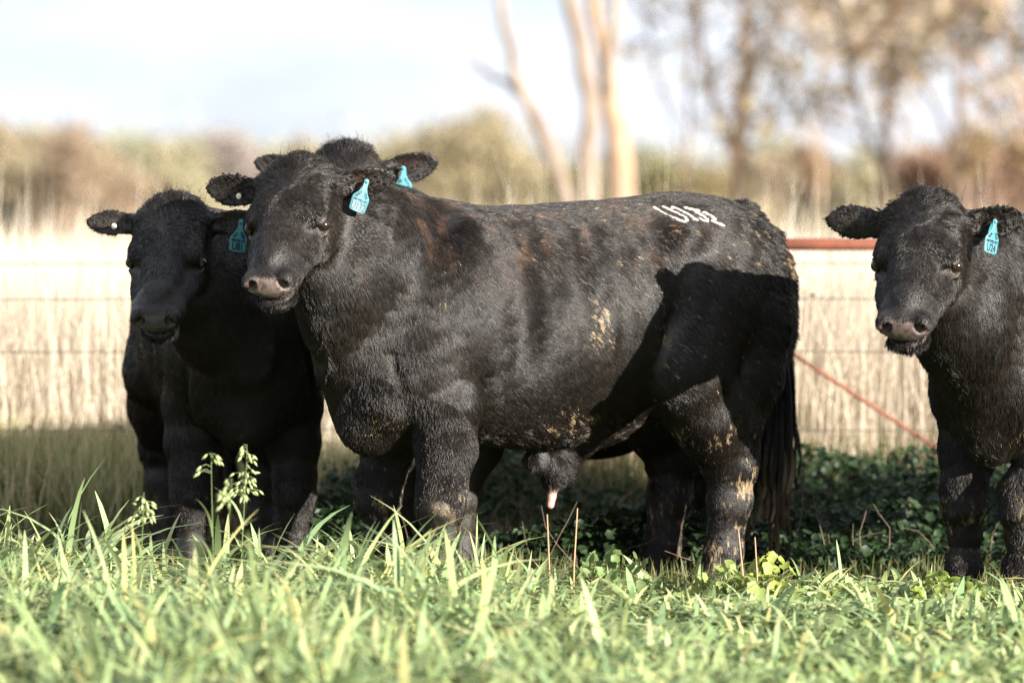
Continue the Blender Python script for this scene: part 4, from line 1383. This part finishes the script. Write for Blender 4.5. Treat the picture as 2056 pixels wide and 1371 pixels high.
# brown trees right
for (px, D, bark, lab, sd, lean, cols, nl) in (
        (1478, 58, M_bark_tan, 'tall tan barked tree with brown leaves right of the gum', 51, .15, BR, 4200),
        (1772, 56, M_bark_dark, 'dark trunked tree with thin golden leaves above the right bull', 52, .1, [(.36, .29, .16), (.30, .23, .15), (.24, .20, .14)], 3600),
        (1935, 62, M_bark_dark, 'rust leaved tree behind the shoulder of the right bull', 53, -.1, [(.34, .21, .14), (.27, .19, .13), (.30, .25, .14)], 7000),
        (2100, 54, M_bark_tan, 'brown leaved tree cut by the right edge of the picture', 54, .2, BR, 6500),
        (1640, 72, M_bark_tan, 'slender distant tree with sparse tan twigs between two darker trees', 55, .1, BR, 2800),
        (1375, 66, M_bark_dark, 'thin grey branched tree between the gum and the tan barked tree', 56, .1, [(.20, .18, .13), (.30, .22, .12)], 2400)):
    kk = D / 7710
    top = CAM_H + 700 * kk
    r0 = {58: .15, 56: .10, 62: .09, 54: .11, 72: .06, 66: .05}[D]
    tree('deciduous_tree', lab, 'tree', px, D, [[(0, 0, 0, r0), (lean * .3, 0, top * .3, r0 * .85), (lean, 0, top * .6, r0 * .6), (lean * 1.5, .2, top, r0 * .3)],
         [(lean * .3, 0, top * .3, r0 * .5), (lean - .6, .1, top * .55, r0 * .35), (lean - 1.0, .1, top * .95, r0 * .15)]], bark, [], cols, sd, int(nl * .27), .13, .24, 2, lim=1.0 if D != 62 else .9, group='leafy trees to the right of the gum')
# undergrowth shrubs right
for i, (px, py, D, w, cols, lab) in enumerate((
        (1330, 300, 76, 1.3, OL, 'olive shrub right behind the gum trunks'),
        (1420, 330, 70, 1.2, [(.30, .24, .12), (.24, .20, .11)], 'tawny shrub at the foot of the tan barked tree'),
        (1530, 300, 74, 1.3, BR, 'brown shrub right of the tan barked tree'),
        (1610, 265, 80, 1.3, [(.20, .15, .10), (.27, .17, .10)], 'dark brown shrub behind the end of the rusty rail'),
        (1700, 330, 66, .9, [(.34, .30, .19), (.27, .24, .15)], 'pale dry shrub left of the right bull'),
        (1830, 270, 72, 1.4, [(.32, .20, .13), (.26, .16, .11)], 'rust brown shrub above the head of the right bull'),
        (1935, 235, 76, 1.5, [(.34, .22, .12), (.24, .20, .10)], 'tall tan shrub right of the rust brown one'),
        (2040, 240, 70, 1.4, [(.30, .18, .12), (.24, .16, .11)], 'reddish shrub at the right edge'),
        (760, 300, 110, 1.9, OL, 'low olive shrub behind the head of the hidden bull'),
        (1130, 330, 78, 1.0, OL, 'small olive shrub between the leaning gum limb and the trunks'))):
    kk = D / 7710; zt = CAM_H - (py - 450) * kk
    tree('shrub', lab, 'shrub', px, D, [[(0, 0, 0, .06), (.05, 0, zt * .4, .04), (0, 0, zt * .8, .02)]], M_bark_dark,
         [(0, 0, zt * .55, w * .62), (-w * .6, .2, zt * .4, w * .55), (w * .6, .1, zt * .42, w * .55), (.2, 0, zt * .8 - .1, w * .3)], cols, 70 + i, 9000, .07, .17, 0, group='shrubs at the foot of the trees')
# far tree line at the left
gl = np.random.default_rng(9)
FAR = [(-40, 232, 'tall pale brown tree at the far left edge'), (50, 262, 'beige tree second from the left edge of the far tree line'), (140, 250, 'rounded pinkish tree of the far tree line left of the shaded bull'),
       (215, 282, 'low green grey tree above the ear of the shaded bull'), (290, 278, 'olive tree of the far line straight above the shaded bull'), (365, 288, 'pale tan tree of the far line right above the shaded bull poll'),
       (450, 276, 'mauve bare twigged tree of the far line left of the branded bull head'), (520, 292, 'short straw green tree of the far line touching the branded bull poll'), (615, 278, 'yellowish tree of the far line left of the hidden bull head'),
       (800, 290, 'olive tree of the far line above the tag of the hidden bull'), (880, 285, 'straw coloured tree of the far line left under the big olive tree'), (1290, 300, 'far olive tree showing right of the gum trunks'),
       (1560, 290, 'far tan tree showing through the brown trees'), (1740, 310, 'far grey tree showing beside the dark trunk')]
FC = [[(.34, .27, .17), (.28, .23, .14)], [(.30, .28, .17), (.36, .30, .18)], [(.36, .26, .18), (.28, .22, .15)], [(.22, .24, .16), (.30, .27, .17)], [(.27, .27, .14), (.33, .30, .17)], [(.36, .31, .20), (.28, .26, .16)], [(.32, .26, .24), (.27, .24, .21)], [(.34, .33, .18), (.28, .27, .15)]]
for i, (px, py, lab) in enumerate(FAR):
    D = 150 + 30 * gl.random(); kk = D / 7710; zt = CAM_H - (py - 450) * kk
    c_ = [(gl.normal(0, 1.1), gl.normal(0, .8), zt * gl.uniform(.3, .75), gl.uniform(.9, 1.6)) for j in range(6)] + [(0, 0, zt - .9, 1.0)]
    tree('paddock_tree', lab, 'tree', px, D, [[(0, 0, 0, .2), (.1, 0, zt * .4, .15), (.1, 0, zt * .8, .07)]], M_bark_tan, c_, FC[i % len(FC)], 100 + i, 7000, .16, .4, 0, group='far tree line across the paddock')
# the scrub below the far trees reads as one mass
gs = np.random.default_rng(15)
m = 260
cx = gs.uniform(-60, 60, m); cy = gs.uniform(165, 215, m); cz = gs.uniform(.3, 3.6, m)
V, Q, C = foliage(gs, np.stack([cx, cy, cz], 1), int(90000 * SC), 1.1, .22, [(.30, .26, .17), (.26, .24, .13), (.34, .28, .19), (.22, .21, .12)])
tag(mesh_np('scrub', V, Q, M_treeleaf, None, C), 'hazy olive and tan scrub beneath the far trees', 'scrub', kind='stuff')
